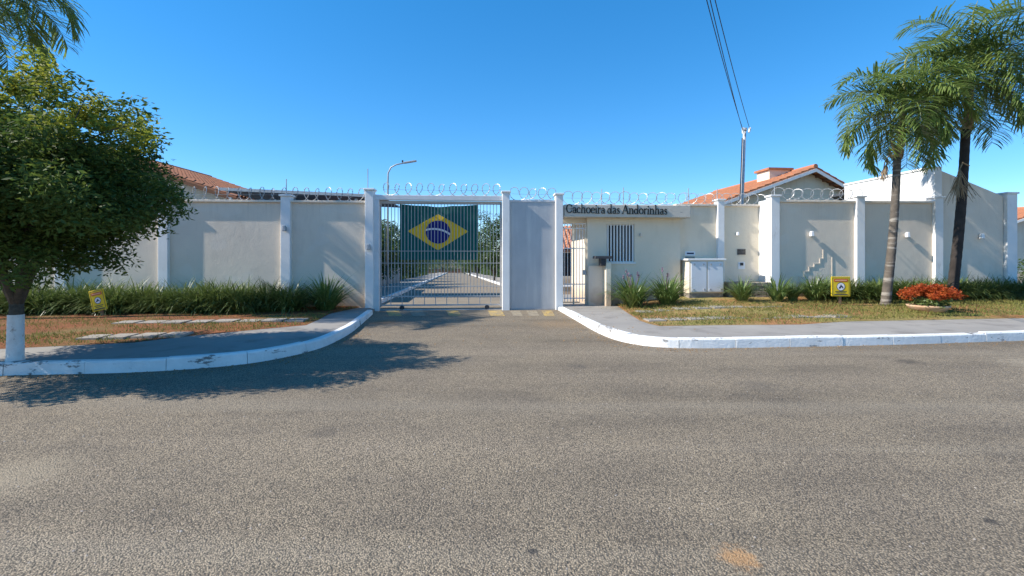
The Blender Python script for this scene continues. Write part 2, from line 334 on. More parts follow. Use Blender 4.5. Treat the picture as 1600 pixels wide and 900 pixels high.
# ------------------------------------------------------------------ ground, street, inner road
def ground_z(y): return -0.06 if y < 13 else (inner_z(y) - 0.06 if y < 200 else inner_z(200) - 0.06)
mb = MB(); xs = [-3000, -200, -40, 0, 40, 200, 3000]; ys = [-300, -20, 13, 14, 60, 200, 3000]
vs = [(x, y, ground_z(y)) for y in ys for x in xs]; n = len(xs)
mb.add(vs, [(j*n+i, j*n+i+1, (j+1)*n+i+1, (j+1)*n+i) for j in range(len(ys)-1) for i in range(n-1)])
mb.build('ground', 'far_ground', kind='structure')
mb = MB(); xs = [-60+i*2 for i in range(61)]; ys = [-14, -6, 0, 2, 4, 6, 8, 9, 10, 11, 12, 13, 14.2]; n = len(xs)
def street_z(y): return 0 if y < 9 else 0.06*min(1, (y-9)/4.2)
mb.add([(x, y, street_z(y)) for y in ys for x in xs], [(j*n+i, j*n+i+1, (j+1)*n+i+1, (j+1)*n+i) for j in range(len(ys)-1) for i in range(n-1)])
street = mb.build('street', 'asphalt', kind='structure')
RDX = -0.119                                # the inner road drifts left as it runs away
def inner_strip(name, l, r, dz, mat, y0=13.5, y1=160):
    m = MB(); Y = [y0+(y1-y0)*(i/24)**1.5 for i in range(25)]
    for i, y in enumerate(Y):
        c = RDX*(y-15.4); m.v += [(l+c, y, inner_z(y)+dz), (r+c, y, inner_z(y)+dz)]
    m.f = [[2*i, 2*i+1, 2*i+3, 2*i+2] for i in range(24)]; m.mi = [0]*24
    return m.build(name, mat, kind='structure')
inner_strip('inner_road', -4.2, 1.3, 0.004, 'inner_asphalt', 14.0)
inner_strip('inner_sidewalk', -7.0, -4.33, 0.12, 'concrete', 14.6); inner_strip('inner_sidewalk', 1.43, 3.8, 0.12, 'concrete', 14.6)
for (x0, nm) in ((-4.33, 'left'), (1.30, 'right')):
    m = MB(); Y = [14.6+145*(i/24)**1.5 for i in range(25)]
    kr = None
    for i in range(24):
        a, b = Y[i], Y[i+1]; ca, cb = RDX*(a-15.4), RDX*(b-15.4); za, zb = inner_z(a), inner_z(b)
        m.add([(x0+ca, a, za-.02), (x0+.13+ca, a, za-.02), (x0+.13+ca, a, za+.15), (x0+ca, a, za+.15), (x0+cb, b, zb-.02), (x0+.13+cb, b, zb-.02), (x0+.13+cb, b, zb+.15), (x0+cb, b, zb+.15)],
              [(0, 1, 2, 3), (7, 6, 5, 4), (0, 4, 5, 1), (1, 5, 6, 2), (2, 6, 7, 3), (3, 7, 4, 0)])
    m.build('inner_kerb', 'kerb_paint', kind='structure')

# ------------------------------------------------------------------ verges, sidewalks, kerbs
def offset(path, d):
    out = []
    for i, p in enumerate(path):
        a = Vector(path[max(i-1, 0)]); b = Vector(path[min(i+1, len(path)-1)]); t = (b-a).normalized()
        out.append((p[0]-t.y*d, p[1]+t.x*d))
    return out
def chaikin(path, n=2):
    for _ in range(n):
        q = [path[0]]
        for a, b in zip(path[:-1], path[1:]):
            q += [(a[0]*.75+b[0]*.25, a[1]*.75+b[1]*.25), (a[0]*.25+b[0]*.75, a[1]*.25+b[1]*.75)]
        path = q + [path[-1]]
    return path
def loft(A, B, m, zf, mat, name, sub=4):
    P = []
    for i in range(len(A)-1):
        L = math.dist(A[i], A[i+1]) + math.dist(B[i], B[i+1]); k = max(1, min(60, int(L*sub/2)))
        for j in range(k): t = j/k; P.append([(A[i][c]*(1-t)+A[i+1][c]*t, B[i][c]*(1-t)+B[i+1][c]*t) for c in (0, 1)])
    P.append([(A[-1][c], B[-1][c]) for c in (0, 1)])
    V = []
    for p in P:
        for j in range(m+1):
            t = j/m; x = p[0][0]*(1-t)+p[0][1]*t; y = p[1][0]*(1-t)+p[1][1]*t; V.append((x, y, zf(x, y, t)))
    mb = MB(); n = m+1
    mb.add(V, [(i*n+j, (i+1)*n+j, (i+1)*n+j+1, i*n+j+1) for i in range(len(P)-1) for j in range(m)])
    return mb.build(name, mat, kind='structure', smooth=True)
KL = [(-40, 2.0), (-6.49, 6.08), (-4.97, 6.22), (-4.29, 6.43), (-3.61, 6.78), (-3.14, 7.7), (-3.13, 8.93), (-3.2, 9.84), (-3.66, 12.95)]
GL = [(-40, 3.2), (-7.55, 7.08), (-5.99, 7.61), (-5.6, 8.17), (-4.78, 8.96), (-4.1, 9.55), (-4.2, 10.5), (-4.37, 11.5), (-4.1, 12.98)]
WL = [(-40, 10.65), (-9, 12.64), (-7.5, 12.74), (-6.6, 12.8), (-5.6, 12.86), (-5.0, 12.9), (-4.6, 12.93), (-4.4, 12.95), (-4.12, 13.0)]
KR = [(1.26, 13.1), (1.485, 11.14), (1.7, 9.31), (1.96, 8.4), (2.39, 7.98), (3.01, 7.87), (4.82, 8.04), (6.57, 8.21), (9.23, 8.65), (40, 13.0)]
KRs = [(1.40, 14.3)] + offset(KR, 0.10)
GR = [(2.95, 14.3), (2.9, 12.98), (2.8, 11.6), (2.73, 10.23), (2.78, 9.75), (2.9, 9.42), (4.07, 9.55), (5.79, 9.64), (7.02, 10.1), (11.37, 10.66), (40, 14.8)]
WR = [(3.0, 14.35), (3.1, 14.4), (3.4, 14.4), (3.8, 14.4), (4.2, 14.4), (4.8, 14.4), (5.6, 14.45), (6.8, 14.5), (8, 14.6), (12, 14.8), (40, 16.6)]
def vr_z(x, y, t):
    rise = 0.03 + 0.27*min(1, max(0, (x-2.9)/2.2)); return 0.15 + rise*t**1.25 + 0.012*fbm(x, y, 1.5)*min(1, t*8)
def vl_z(x, y, t): return 0.15 + 0.03*t + 0.014*fbm(x, y, 1.5)*min(1, t*8)
loft(KL and offset(KL, 0.10), GL, 4, lambda x, y, t: 0.148, 'sidewalk_cement', 'sidewalk', 3)
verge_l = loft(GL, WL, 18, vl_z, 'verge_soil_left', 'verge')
loft(KRs, GR, 4, lambda x, y, t: 0.148, 'sidewalk_cement', 'sidewalk', 3)
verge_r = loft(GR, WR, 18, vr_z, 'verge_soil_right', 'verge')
def kerb(path, step):
    pts = chaikin(path, 3)
    d = [0]
    for a, b in zip(pts[:-1], pts[1:]): d.append(d[-1]+math.dist(a, b))
    def at(u):
        for i in range(len(d)-1):
            if u <= d[i+1]: t = (u-d[i])/max(1e-9, d[i+1]-d[i]); return Vector((pts[i][0]*(1-t)+pts[i+1][0]*t, pts[i][1]*(1-t)+pts[i+1][1]*t))
        return Vector(pts[-1])
    core = MB(); prof_n = int(d[-1]/0.5)
    root = None
    for pas in (0, 1):
        nb = int(d[-1]/step) if pas else 1
        for q in range(nb):
            u0, u1 = (q*step+0.004, (q+1)*step-0.004) if pas else (0, d[-1])
            k = 5 if pas else prof_n
            m = MB(); dz = random.uniform(-.010, .009) if pas else -0.03; dj = random.uniform(-.006, .006) if pas else 0
            prof = [(0.0+dj, -0.03), (0.012+dj, 0.135+dz), (0.03+dj, 0.158+dz), (0.135, 0.158+dz), (0.135, -0.03)] if pas else [(0.03, -0.03), (0.035, 0.10), (0.05, 0.12), (0.12, 0.12), (0.12, -0.03)]
            V = []
            for i in range(k+1):
                u = u0+(u1-u0)*i/k; p = at(u); t = (at(min(d[-1], u+.03))-at(max(0, u-.03))).normalized()
                nrm = Vector((-t.y, t.x))
                for (o_, z) in prof: V.append((p.x+nrm.x*o_, p.y+nrm.y*o_, z + street_z(p.y)*(1 if z < 0.05 else 0.0)))
            Fs = [(i*5+j, i*5+j+1, (i+1)*5+j+1, (i+1)*5+j) for i in range(k) for j in range(4)] + [(0, 4, 3, 2, 1), tuple(k*5+j for j in range(5))]
            m.add(V, Fs)
            if pas == 0: root = m.build('kerb', 'mortar', kind='structure')
            else: m.build('kerb_stone', 'kerb_paint', root)
kerb(KL[1:] and [(-14, 5.2)]+KL[1:], 0.95)
kerb(KR[:-1]+[(17, 9.75)], 0.95)
# paving slabs laid as wheel tracks in the verges
def slab(verge, cx, cy, w, h, rz, z):
    m = MB(); c, s = math.cos(rz), math.sin(rz); cy += random.uniform(-.03, .03); w *= random.uniform(.88, 1.0); z += random.uniform(-.008, .008)
    m.box((-w/2, -h/2, -0.05), (w/2, h/2, 0.0), lambda x, y, zz: (cx+x*c-y*s, cy+x*s+y*c, z+zz), 0.006)
    m.build('paving_slab', 'concrete', verge)
for i in range(4): slab(verge_l, -6.98+i*0.40, 8.02+i*0.085, 0.37, 0.42, 0.16+random.uniform(-.06, .06), 0.182)
for i in range(8): slab(verge_l, -7.85+i*0.47, 9.80+i*0.055, 0.43, 0.42, 0.1+random.uniform(-.06, .06), 0.184)
for i in range(8): slab(verge_r, 3.25+i*0.47, 11.75+i*0.05, 0.43, 0.42, 0.1+random.uniform(-.06, .06), vr_z(3.25+i*.47, 11.75, (11.75-9.5)/4.7)+.012)
for i in range(10): slab(verge_r, 3.05+i*0.47, 10.30+i*0.05, 0.43, 0.40, 0.1+random.uniform(-.06, .06), vr_z(3.05+i*.47, 10.3, max(0.02, (10.3-9.6)/4.7))+.012)
# worn paint across the gate threshold
def marking(px0, px1, py0, py1, skew, mat):
    zz = lambda y: street_z(y) + 0.004
    P = []
    for (px, py) in ((px0, py0), (px1, py0), (px1+skew, py1), (px0+skew, py1)):
        y = (EYE-0.055)*F/(py-HOR); P.append(((px-800)/F*y, y, zz(y)))
    MB().add(P, [(3, 2, 1, 0)]).build('road_marking', mat, street)
for (a, b, mt) in ((603, 623, 'yellow_marking'), (640, 660, 'pale_marking'), (697, 716, 'yellow_marking'), (762, 784, 'yellow_marking'), (797, 812, 'pale_marking'), (822, 838, 'pale_marking'), (846, 862, 'yellow_marking')):
    marking(a, b, 485.5, 493, 5, mt)

# ------------------------------------------------------------------ perimeter walls
def pilaster(root, s0, s1, z1, d1, d0=-0.16, cap=0.035, mat='white_paint'):
    p = MB().box((s0, d0, 0), (s1, d1, z1), W).build('pilaster', mat, root, bevel=0.012)
    MB().box((s0-cap, d0-cap, z1), (s1+cap, d1+cap, z1+0.05), W).build('cap', mat, p, bevel=0.01)
    return p
def panel(root, s0, s1, z1, d=0.0, th=0.15, mat='stucco'):
    w = MB().box((s0, d-th, -0.1), (s1, d, z1-0.06), W).build('wall_panel', mat, root)
    MB().box((s0, d-th-0.03, z1-0.06), (s1, d+0.07, z1), W).build('coping', 'stucco', w, bevel=0.008)
    return w
wl_root = thing('perimeter_wall', W(-12, 0, 0), 'long beige stuccoed wall with white pilasters left of the barred gate', 'wall')
pl = [-24.5, -21.3, -18.1, -14.9, sx(98), sx(258), sx(448)]; hw = 0.125
gate_l = sx(570, 0.1)
edges = pl + [gate_l+hw]
for s in pl: pilaster(wl_root, s-hw, s+hw, 3.12, 0.10)
for a, b in zip(edges[:-1], edges[1:]): panel(wl_root, a+hw, b-hw, 3.02)
# right wall
wr_root = thing('perimeter_wall', W(11, 0, 0), 'grey-beige wall with white pilasters behind the two palms', 'wall')
pr = [sx(1212, 0.1), sx(1345.5, 0.1), sx(1468, 0.1)]; z_r = 3.13
for s in pr: pilaster(wr_root, s-hw, s+hw, 3.22, 0.10)
panel(wr_root, pr[0]+hw, pr[1]-hw, z_r); panel(wr_root, pr[1]+hw, pr[2]-hw, z_r)
# stepped back return of the right wall, facing the sun
MB().box((pr[0]-hw+0.02, -0.56, -0.1), (pr[0]+hw-0.03, -0.16, z_r+0.02), W).build('return_wall', 'white_paint', wr_root)
# stepped cracks where the render was patched
ck = [(1248, 447), (1248, 432), (1256, 432), (1256, 424), (1264, 424), (1264, 417), (1272, 417), (1272, 412), (1281, 412), (1281, 404), (1286, 404), (1286, 391)]
m = MB()
for (a, b) in zip(ck[:-1], ck[1:]):
    s0, s1 = sorted((sx(a[0]), sx(b[0]))); z0, z1 = sorted((zy(*a), zy(*b)))
    m.box((s0-.012, 0.001, z0-.012), (s1+.012, 0.012+random.random()*.004, z1+.012), W)
m.box((sx(1300)-.012, 0.001, zy(1300, 447)), (sx(1300)+.012, 0.011, zy(1300, 402)), W)
m.build('plaster_ridge', 'stucco', wr_root)
# recessed middle wall
wm_root = thing('perimeter_wall', W(6.2, -0.55, 0), 'beige recessed wall between the guardhouse and the sunlit white return', 'wall')
D2 = -0.55
sm0, sm1, smp = sx(1055, D2), pr[0]-hw+0.06, sx(1127, D2+.1)
panel(wm_root, sm0, smp-.1, 3.06, D2, mat='cream_stucco'); panel(wm_root, smp+.1, sm1, 3.06, D2, mat='cream_stucco')
pilaster(wm_root, smp-.1, smp+.1, 3.16, D2+.10, D2-.16)

# ------------------------------------------------------------------ gate portal, sliding gate, flag
portal = thing('gate_portal', W(sx(690), 0, 0), 'white gate posts and top beam framing the barred driveway gate', 'gate frame')
def post(p0, p1, ztop, d1=0.14):
    s0, s1 = sx(p0, d1), sx(p1, d1); return pilaster(portal, s0, s1, ztop, d1, -0.14, 0.03)
post(570, 583.3, zy(576, 297, .14)); post(785, 796.5, zy(790, 301, .14)); post(868.5, 880, zy(874, 304.5, .14))
ga, gb = sx(583.6, .1), sx(785, .1)
MB().box((ga, -0.06, 0.02), (sx(592, .1), 0.09, zy(600, 312, .1)), W).build('jamb', 'gate_paint', portal, bevel=0.008)
MB().box((ga, -0.06, zy(600, 312, .1)), (gb-0.002, 0.09, zy(600, 304.5, .1)), W).build('top_beam', 'gate_paint', portal, bevel=0.008)
MB().box((sx(592), -0.13, zy(690, 317, -.1)-.02), (sx(784), -0.07, zy(690, 314.5, -.1)), W).build('guide_rail', 'galvanised', portal)
gate = thing('sliding_gate', W(sx(690), -0.1, 0.06), 'white sliding gate of closely set vertical bars across the driveway', 'gate')
g0, g1 = sx(593, -.1), sx(784, -.1); gz = [2.97, 1.67, 1.34, 0.70, 0.43, 0.19]
for z, t in zip(gz, (.03, .016, .016, .018, .03, .04)):
    MB().box((g0, -0.125, z-t/2), (g1, -0.095, z+t/2), W).build('rail', 'bar_paint', gate)
for s in (g0, g1-.05): MB().box((s, -0.13, 0.14), (s+.05, -0.09, 3.0), W).build('stile', 'bar_paint', gate)
bar_m = MB().box((-.008, -.008, 0), (.008, .008, 2.58)).build('bar', 'bar_paint'); bar_m.parent = gate; OFF[bar_m] = OFF[gate]
nb = 35; bm = bar_m.data
for i in range(nb):
    s = g0+.05+(g1-g0-.1)*(i+1)/(nb+1); p = Vector(W(s, -0.11, 0.38)) - OFF[gate]
    if i == 0: bar_m.location = p; bar_m.rotation_euler = (0, 0, WA)
    else: share(bm, 'bar', p, WA, 1, gate)
for i in range(1, 11):
    s = g0+(g1-g0)*i/11; MB().box((s-.009, -0.118, 0.2), (s+.009, -0.102, 0.43), W).build('lower_bar', 'bar_paint', gate)
for px in (628, 761):
    c = W(sx(px, -.1), -0.11, 0.12)
    a = Vector((-SA, CA, 0)); MB().tube([Vector(c)-a*.03, Vector(c)+a*.03], 0.065, 14).build('wheel', 'dark_metal', gate)
MB().box((g0-.1, -0.15, 0.052), (g1+1.6, -0.07, 0.068), W).build('floor_track', 'galvanised', gate)
# flag
fs0, fs1 = sx(625, -.2), sx(747, -.2); fz1, fz0 = zy(686, 319.5, -.2), zy(686, 406, -.2)
nx, nz = 60, 36; m = MB(); V = []; UV = []
for j in range(nz+1):
    for i in range(nx+1):
        u, v = i/nx, j/nz
        d = -0.20 + 0.028*math.sin(u*19+2.2*v)*(.35+.65*(1-v)) + 0.02*math.sin(u*8-5*v) + 0.012*math.sin(v*14+u*5)*abs(u-.5)*2
        sag = 0.05*math.sin(PI*u)**2*v + 0.018*abs(math.sin(PI*3*u))*v**4
        V.append(W(fs0+(fs1-fs0)*u, d, fz0+(fz1-fz0)*v - sag)); UV.append((u, v))
m.add(V, [(j*(nx+1)+i, j*(nx+1)+i+1, (j+1)*(nx+1)+i+1, (j+1)*(nx+1)+i) for j in range(nz) for i in range(nx)])
flag = m.build('flag', 'flag_print', smooth=True)
for u in (0.0, 1.0):
    q = W(fs0+(fs1-fs0)*u, -.2, fz1); MB().tube([q, W(fs0+(fs1-fs0)*u, -.13, 2.96)], .006, 5).build('tie', 'sign_white', flag)
uvl = flag.data.uv_layers.new(name='UVMap')
for lp in flag.data.loops: uvl.data[lp.index].uv = UV[lp.vertex_index]
tag(flag, 'green flag with yellow diamond and blue disc hanging behind the gate bars', 'flag')
# sheet metal panel beside the gate
sp = thing('metal_panel', W(sx(834), 0, 0.06), 'tall plain galvanised sheet panel between two white gate posts', 'panel')
p0, p1 = sx(796.7, .05), sx(868.3, .05); pz = zy(834, 312.5, .05)
ncol = 3
for i in range(ncol):
    a, b = p0+.04+(p1-p0-.08)*i/ncol, p0+.04+(p1-p0-.08)*(i+1)/ncol
    MB().box((a+.0006, 0.0, 0.1), (b-.0006, 0.035, pz-.05), W).build('sheet', 'galvanised', sp)
MB().box((p0, -.02, pz-.048), (p1, .05, pz), W).build('frame_rail', 'gate_paint', sp); MB().box((p0, -.02, .06), (p1, .05, .098), W).build('frame_rail', 'galvanised', sp)
for a in (p0, p1-.038): MB().box((a, -.02, .1), (a+.038, .045, pz-.05), W).build('frame_stile', 'galvanised', sp)

# ------------------------------------------------------------------ guardhouse
gh = thing('guardhouse', W(3.6, -1.5, 0.15), 'cream guardhouse with overhanging slab roof and barred window', 'guardhouse')
DG = -0.25; DF = 0.06
ps0 = sx(917.5, DG); ps1 = sx(1063, DG); gz1 = zy(980, 339, DG)+.05
wx0, wx1, wz0, wz1 = sx(948, DG), sx(991.5, DG), zy(970, 409.5, DG), zy(970, 350.5, DG)
m = MB()
m.box((ps0, DG-.15, -.1), (wx0, DG, gz1), W); m.box((wx1, DG-.15, -.1), (ps1, DG, gz1), W)
m.box((wx0, DG-.15, -.1), (wx1, DG, wz0), W); m.box((wx0, DG-.15, wz1), (wx1, DG, gz1), W)
m.box((ps0, -2.6, -.1), (ps0+.15, DG-.15, gz1), W); m.box((ps1-.15, -2.6, -.1), (ps1, DG-.15, gz1), W); m.box((ps0+.15, -2.6, -.1), (ps1-.15, -2.45, gz1), W)
m.build('wall', 'cream_stucco', gh)
fz = lambda px, py: zy(px, py, DF)
rs0, rs1 = sx(882, DF), sx(1079, DF); rz1, rz0 = fz(980, 320), fz(980, 339.5)
MB().box((rs0, -2.75, rz0+.0), (rs1, DF, rz1), W).build('roof_slab', 'slab_edge', gh, bevel=0.015)
MB().box((rs0, DG-.3, zy(900, 347.5, -.4)), (ps0, DG-.15, rz0-.002), W).build('lintel', 'cream_stucco', gh)
win = MB()
t = .025
win.box((wx0, DG-.12, wz0), (wx0+t, DG-.06, wz1), W); win.box((wx1-t, DG-.12, wz0), (wx1, DG-.06, wz1), W)
win.box((wx0+t, DG-.12, wz0), (wx1-t, DG-.06, wz0+t), W); win.box((wx0+t, DG-.12, wz1-t), (wx1-t, DG-.06, wz1), W)
win = win.build('window', 'white_paint', gh)
MB().box((wx0+t, DG-.10, wz0+t), (wx1-t, DG-.09, wz1-t), W).build('pane', 'dark_glass', win)
MB().box((wx0-.03, DG+.001, wz0-.05), (wx1+.03, DG+.035, wz0-.005), W).build('sill', 'white_paint', win)
for i in range(9):
    s = wx0+(wx1-wx0)*(i+.5)/9; MB().box((s-.018, DG-.05, wz0-.003), (s+.018, DG-.035, wz1+.003), W).build('window_bar', 'white_paint', win)
# raised name lettering on the fascia: each letter a part
def stroke_polys(pts, ws):
    out = []
    L, R = [], []
    for i, p in enumerate(pts):
        a = Vector(pts[max(i-1, 0)]); b = Vector(pts[min(i+1, len(pts)-1)]); t = (b-a).normalized(); nn = Vector((-t.y, t.x))
        w = ws[i] if hasattr(ws, '__len__') else ws
        L.append(Vector(p)+nn*w/2); R.append(Vector(p)-nn*w/2)
    for i in range(len(pts)-1): out.append([R[i], R[i+1], L[i+1], L[i]])
    return out
def arc(cx, cy, rx, ry, a0, a1, n=16, thick=.22, thin=.09):
    P, Wd = [], []
    for i in range(n+1):
        a = math.radians(a0+(a1-a0)*i/n); P.append((cx+rx*math.cos(a), cy+ry*math.sin(a))); Wd.append(thin+(thick-thin)*abs(math.cos(a))**1.2)
    return P, Wd
def serif(x, y, w=.42): return ([(x-w/2, y), (x+w/2, y)], .09)
S = .2
GLY = {
 'C': (1.35, [arc(.72, .75, .58, .70, 38, 322, 20, .24, .10), ([(1.18, 1.02), (1.2, 1.42)], .08), ([(1.17, .33), (1.24, .48)], .08)]),
 'A': (1.45, [([(.12, .02), (.70, 1.52)], .12), ([(.70, 1.52), (1.28, .02)], .25), ([(.36, .52), (1.02, .52)], .09), serif(.12, .045, .36), serif(1.28, .045, .42)]),
 'c': (.86, [arc(.46, .5, .36, .45, 45, 318, 16), ([(.70, .72), (.74, .84)], .16)]),
 'o': (1.02, [arc(.51, .5, .40, .45, 0, 360, 20)]),
 'e': (.90, [arc(.46, .5, .37, .45, 10, 322, 18), ([(.14, .54), (.82, .54)], .09)]),
 'a': (.92, [arc(.42, .28, .27, .24, 0, 360, 14, .18, .09), ([(.70, .06), (.70, .70)], S), ([(.70, .68), (.64, .86), (.48, .95), (.30, .92), (.17, .80)], [.2, .16, .1, .1, .16]), ([(.70, .10), (.90, .05)], .1)]),
 'h': (1.12, [([(.24, .0), (.24, 1.6)], S), ([(.06, 1.54), (.24, 1.62)], .1), ([(.24, .72), (.42, .90), (.62, .95), (.78, .86), (.84, .66), (.84, 0)], [.08, .1, .14, .19, .2, .2]), serif(.24, .045), serif(.84, .045)]),
 'n': (1.12, [([(.24, .0), (.24, .95)], S), ([(.06, .90), (.24, .97)], .1), ([(.24, .72), (.42, .90), (.62, .95), (.78, .86), (.84, .66), (.84, 0)], [.08, .1, .14, .19, .2, .2]), serif(.24, .045), serif(.84, .045)]),
 'i': (.52, [([(.25, .0), (.25, .95)], S), ([(.07, .90), (.25, .97)], .1), serif(.25, .045), ([(.25, 1.22), (.25, 1.44)], .22)]),
 'r': (.76, [([(.24, .0), (.24, .95)], S), ([(.06, .90), (.24, .97)], .1), serif(.24, .045), ([(.24, .68), (.40, .88), (.56, .95), (.68, .88)], [.08, .12, .18, .2])]),
 'd': (1.06, [arc(.42, .47, .32, .43, 0, 360, 18), ([(.80, .0), (.80, 1.6)], S), ([(.62, 1.54), (.80, 1.62)], .1), ([(.80, .05), (.98, .05)], .09)]),
 's': (.74, [([(.60, .76), (.50, .92), (.34, .95), (.19, .86), (.17, .70), (.30, .57), (.46, .48), (.60, .36), (.60, .18), (.46, .05), (.28, .05), (.14, .22)], [.14, .09, .1, .14, .17, .2, .22, .2, .15, .1, .09, .14])]),
}
text = 'Cachoeira das Andorinhas'
adv = [(GLY[c][0] if c != ' ' else .45) for c in text]; total = sum(adv)
tx0, tx1 = sx(884.5, DF+.02), sx(1043, DF+.02); sc_x = (tx1-tx0)/total; sc_z = 0.165
tz0, tz1 = fz(886, 332.8), fz(1043, 335.6)
nl = thing('name_lettering', W((tx0+tx1)/2, DF, tz0), 'dark serif letters of the estate name across the guardhouse roof edge', 'lettering')
x = 0
for c, a in zip(text, adv):
    if c != ' ':
        m = MB(); base = tz0+(tz1-tz0)*(x/total); q = 0
        for st in GLY[c][1]:
            q += 1
            for poly in stroke_polys(st[0], st[1]):
                q2 = DF+.022+.0006*q
                m.prism([(tx0+(x+p[0])*sc_x, base+p[1]*sc_z) for p in poly], lambda s, d, z: W(s, d, z), DF+.002, q2)
        m.build('letter', 'lettering', nl)
    x += a
# pedestrian gate
pg = thing('pedestrian_gate', W(sx(899, -.3), -.3, .15), 'narrow cream barred pedestrian gate beside the guardhouse', 'gate')
q0, q1 = sx(881, -.3), ps0-.01; qz1 = zy(900, 348, -.3)
for z in (qz1-.03, zy(900, 357, -.3), zy(900, 388, -.3), zy(900, 444, -.3), zy(900, 466, -.3)):
    MB().box((q0, -.325, z-.015), (q1, -.295, z+.015), W).build('rail', 'gate_paint', pg)
for i in range(8):
    s = q0+(q1-q0)*(i+.3)/7.6; MB().box((s-.008, -.318, .24), (s+.008, -.302, qz1-.03), W).build('bar', 'gate_paint', pg)
for s in (q0+.26, q1-.04): MB().box((s, -.33, .17), (s+.04, -.29, qz1), W).build('stile', 'cream_stucco', pg)
MB().box((q1-.11, -.30, 1.0), (q1-.02, -.26, 1.14), W).build('lock', 'steel', pg)
# letterbox pillar
mp = thing('letterbox_pillar', W(sx(948, .1), .0, .15), 'slim white masonry pillar in front of the guardhouse window', 'pillar')
a0, a1 = sx(947, .15), sx(955, .15)
MB().box((a0, -.23, .1), (a1, .15, zy(950, 410, .15)), W).build('pillar_body', 'cream_stucco', mp, bevel=0.008)
MB().box((ps0+.02, -.24, .1), (a0-.002, -.16, zy(940, 415, -.2)), W).build('low_panel', 'stucco', mp)
lb = thing('letterbox', W(sx(940, .1), .1, 1.3), 'black metal letterbox on the slim pillar by the pedestrian gate', 'letterbox')
zt = zy(940, 400, .15)
MB().box((sx(930, .15), -.15, zt-.075), (a1+.02, .19, zt), W, .01).build('lid', 'dark_metal', lb, bevel=0.006)
MB().box((sx(939, .15), -.1, zt-.27), (a0-.003, .16, zt-.077), W).build('body', 'dark_metal', lb, bevel=0.006)
# utility cabinet
uc = thing('meter_cabinet', W(sx(1104, .15), -.2, .3), 'masonry meter cabinet with two white metal doors', 'cabinet')
DC = 0.15; c0, c1 = sx(1077, DC), sx(1131, DC); cz1 = zy(1100, 407, DC); cz0 = zy(1100, 457, DC)
MB().box((c0, D2+.002, cz0-.02), (c1, DC, cz1), W).build('cabinet_body', 'cream_stucco', uc)
MB().box((c0-.06, D2+.003, cz1), (c1+.05, DC+.05, cz1+.05), W).build('cover_slab', 'white_paint', uc, bevel=0.01)
for k, (pa, pb) in enumerate(((1079.5, 1103.5), (1105.5, 1129.5))):
    d0, d1 = sx(pa, DC), sx(pb, DC)
    dr = MB().box((d0, DC+.002, cz0+.02), (d1, DC+.025, cz1-.03), W).build('door', 'door_enamel', uc, bevel=0.006)
    for (u, v) in ((.15, .1), (.85, .1), (.2, .88), (.8, .88)):
        s, z = d0+(d1-d0)*u, cz0+(cz1-cz0)*v; MB().box((s-.02, DC+.026, z-.02), (s+.02, DC+.045, z+.02), W).build('latch', 'steel', dr)
MB().box((c0+.01, D2+.004, .1), (c1-.01, DC-.02, cz0-.022), W).build('plinth', 'stone', uc)
# stone planter wall
def stone_wall(root, s0, s1, z0, z1, d, rows, cols):
    MB().box((s0, D2+.005, .1), (s1, d-.03, z1-.01), W).build('core', 'mortar', root)
    zz = z0
    for r in range(rows):
        h = (z1-z0)/rows; s = s0 - random.random()*.06
        while s < s1-.03:
            w = (s1-s0)/cols*random.uniform(.7, 1.4); e = min(s+w, s1)
            a = max(s, s0)
            if e-a > .03:
                MB().box((a+.006, d-.06, zz+.006), (e-.006, d+random.uniform(-.012, .012), zz+h-.006), W, .0).build('stone', 'stone', root, bevel=0.012)
            s = e
        zz += h
stn = thing('stone_planter', W(sx(1172, .1), .0, .3), 'low rough stone planter wall below the small grille and socket', 'planter')
stone_wall(stn, sx(1139, .12), sx(1205, .12), .30, zy(1172, 441, .12), .12, 4, 8)
# little fittings on the walls
def wall_lamp(px, py, d, label, w=.10, h=.15, mat='sign_white'):
    s, z = sx(px, d), zy(px, py, d)
    t = thing('wall_lamp', W(s, d, z), label, 'wall lamp', 'small lamps on the perimeter wall')
    MB().box((s-w*.3, d+.001, z-h*.3), (s+w*.3, d+.03, z+h*.3), W).build('mount', 'steel', t)
    MB().box((s-w/2, d+.031, z-h/2), (s+w/2, d+.13, z+h/2), W, .012).build('shade', mat, t, bevel=0.015)
wall_lamp(446, 357, .10, 'small grey lamp on the pilaster left of the gate', mat='steel')
wall_lamp(577, 386, .14, 'small grey lamp on the left gate post', mat='steel')
wall_lamp(1265.5, 365.5, 0, 'white wall lamp right of the sunlit return wall')
wall_lamp(1414.5, 367, 0, 'white wall lamp between the two palm trunks')
wall_lamp(1530, 369, 0, 'white wall lamp right of the dark palm trunk')
wall_lamp(1150.5, 365.5, D2, 'white wall lamp above the small wall grille', .07, .10)
wall_lamp(1000, 367, DG, 'small pale lamp right of the guardhouse window', .05, .11, 'stucco')
gr = thing('wall_grille', W(sx(1158, D2), D2, 1.6), 'small dark louvred grille in the recessed beige wall', 'grille')
s0, s1, z0, z1 = sx(1152, D2), sx(1164.5, D2), zy(1158, 398, D2), zy(1158, 389, D2)
MB().box((s0, D2+.001, z0), (s1, D2+.012, z1), W).build('backing', 'dark_metal', gr)
for i in range(4): MB().box((s0, D2+.013, z0+(z1-z0)*(i+.2)/4), (s1, D2+.03, z0+(z1-z0)*(i+.55)/4), W).build('louvre', 'stone', gr)
ic = thing('intercom', W(sx(1158, D2), D2, 1.2), 'white square socket plate below the wall grille', 'intercom')
s, z = sx(1158.5, D2), zy(1158, 413, D2)
MB().box((s-.10, D2+.001, z-.14), (s+.10, D2+.012, z+.07), W).build('plate', 'sign_white', ic); MB().box((s-.045, D2+.013, z-.035), (s+.045, D2+.03, z+.05), W).build('speaker', 'dark_metal', ic)
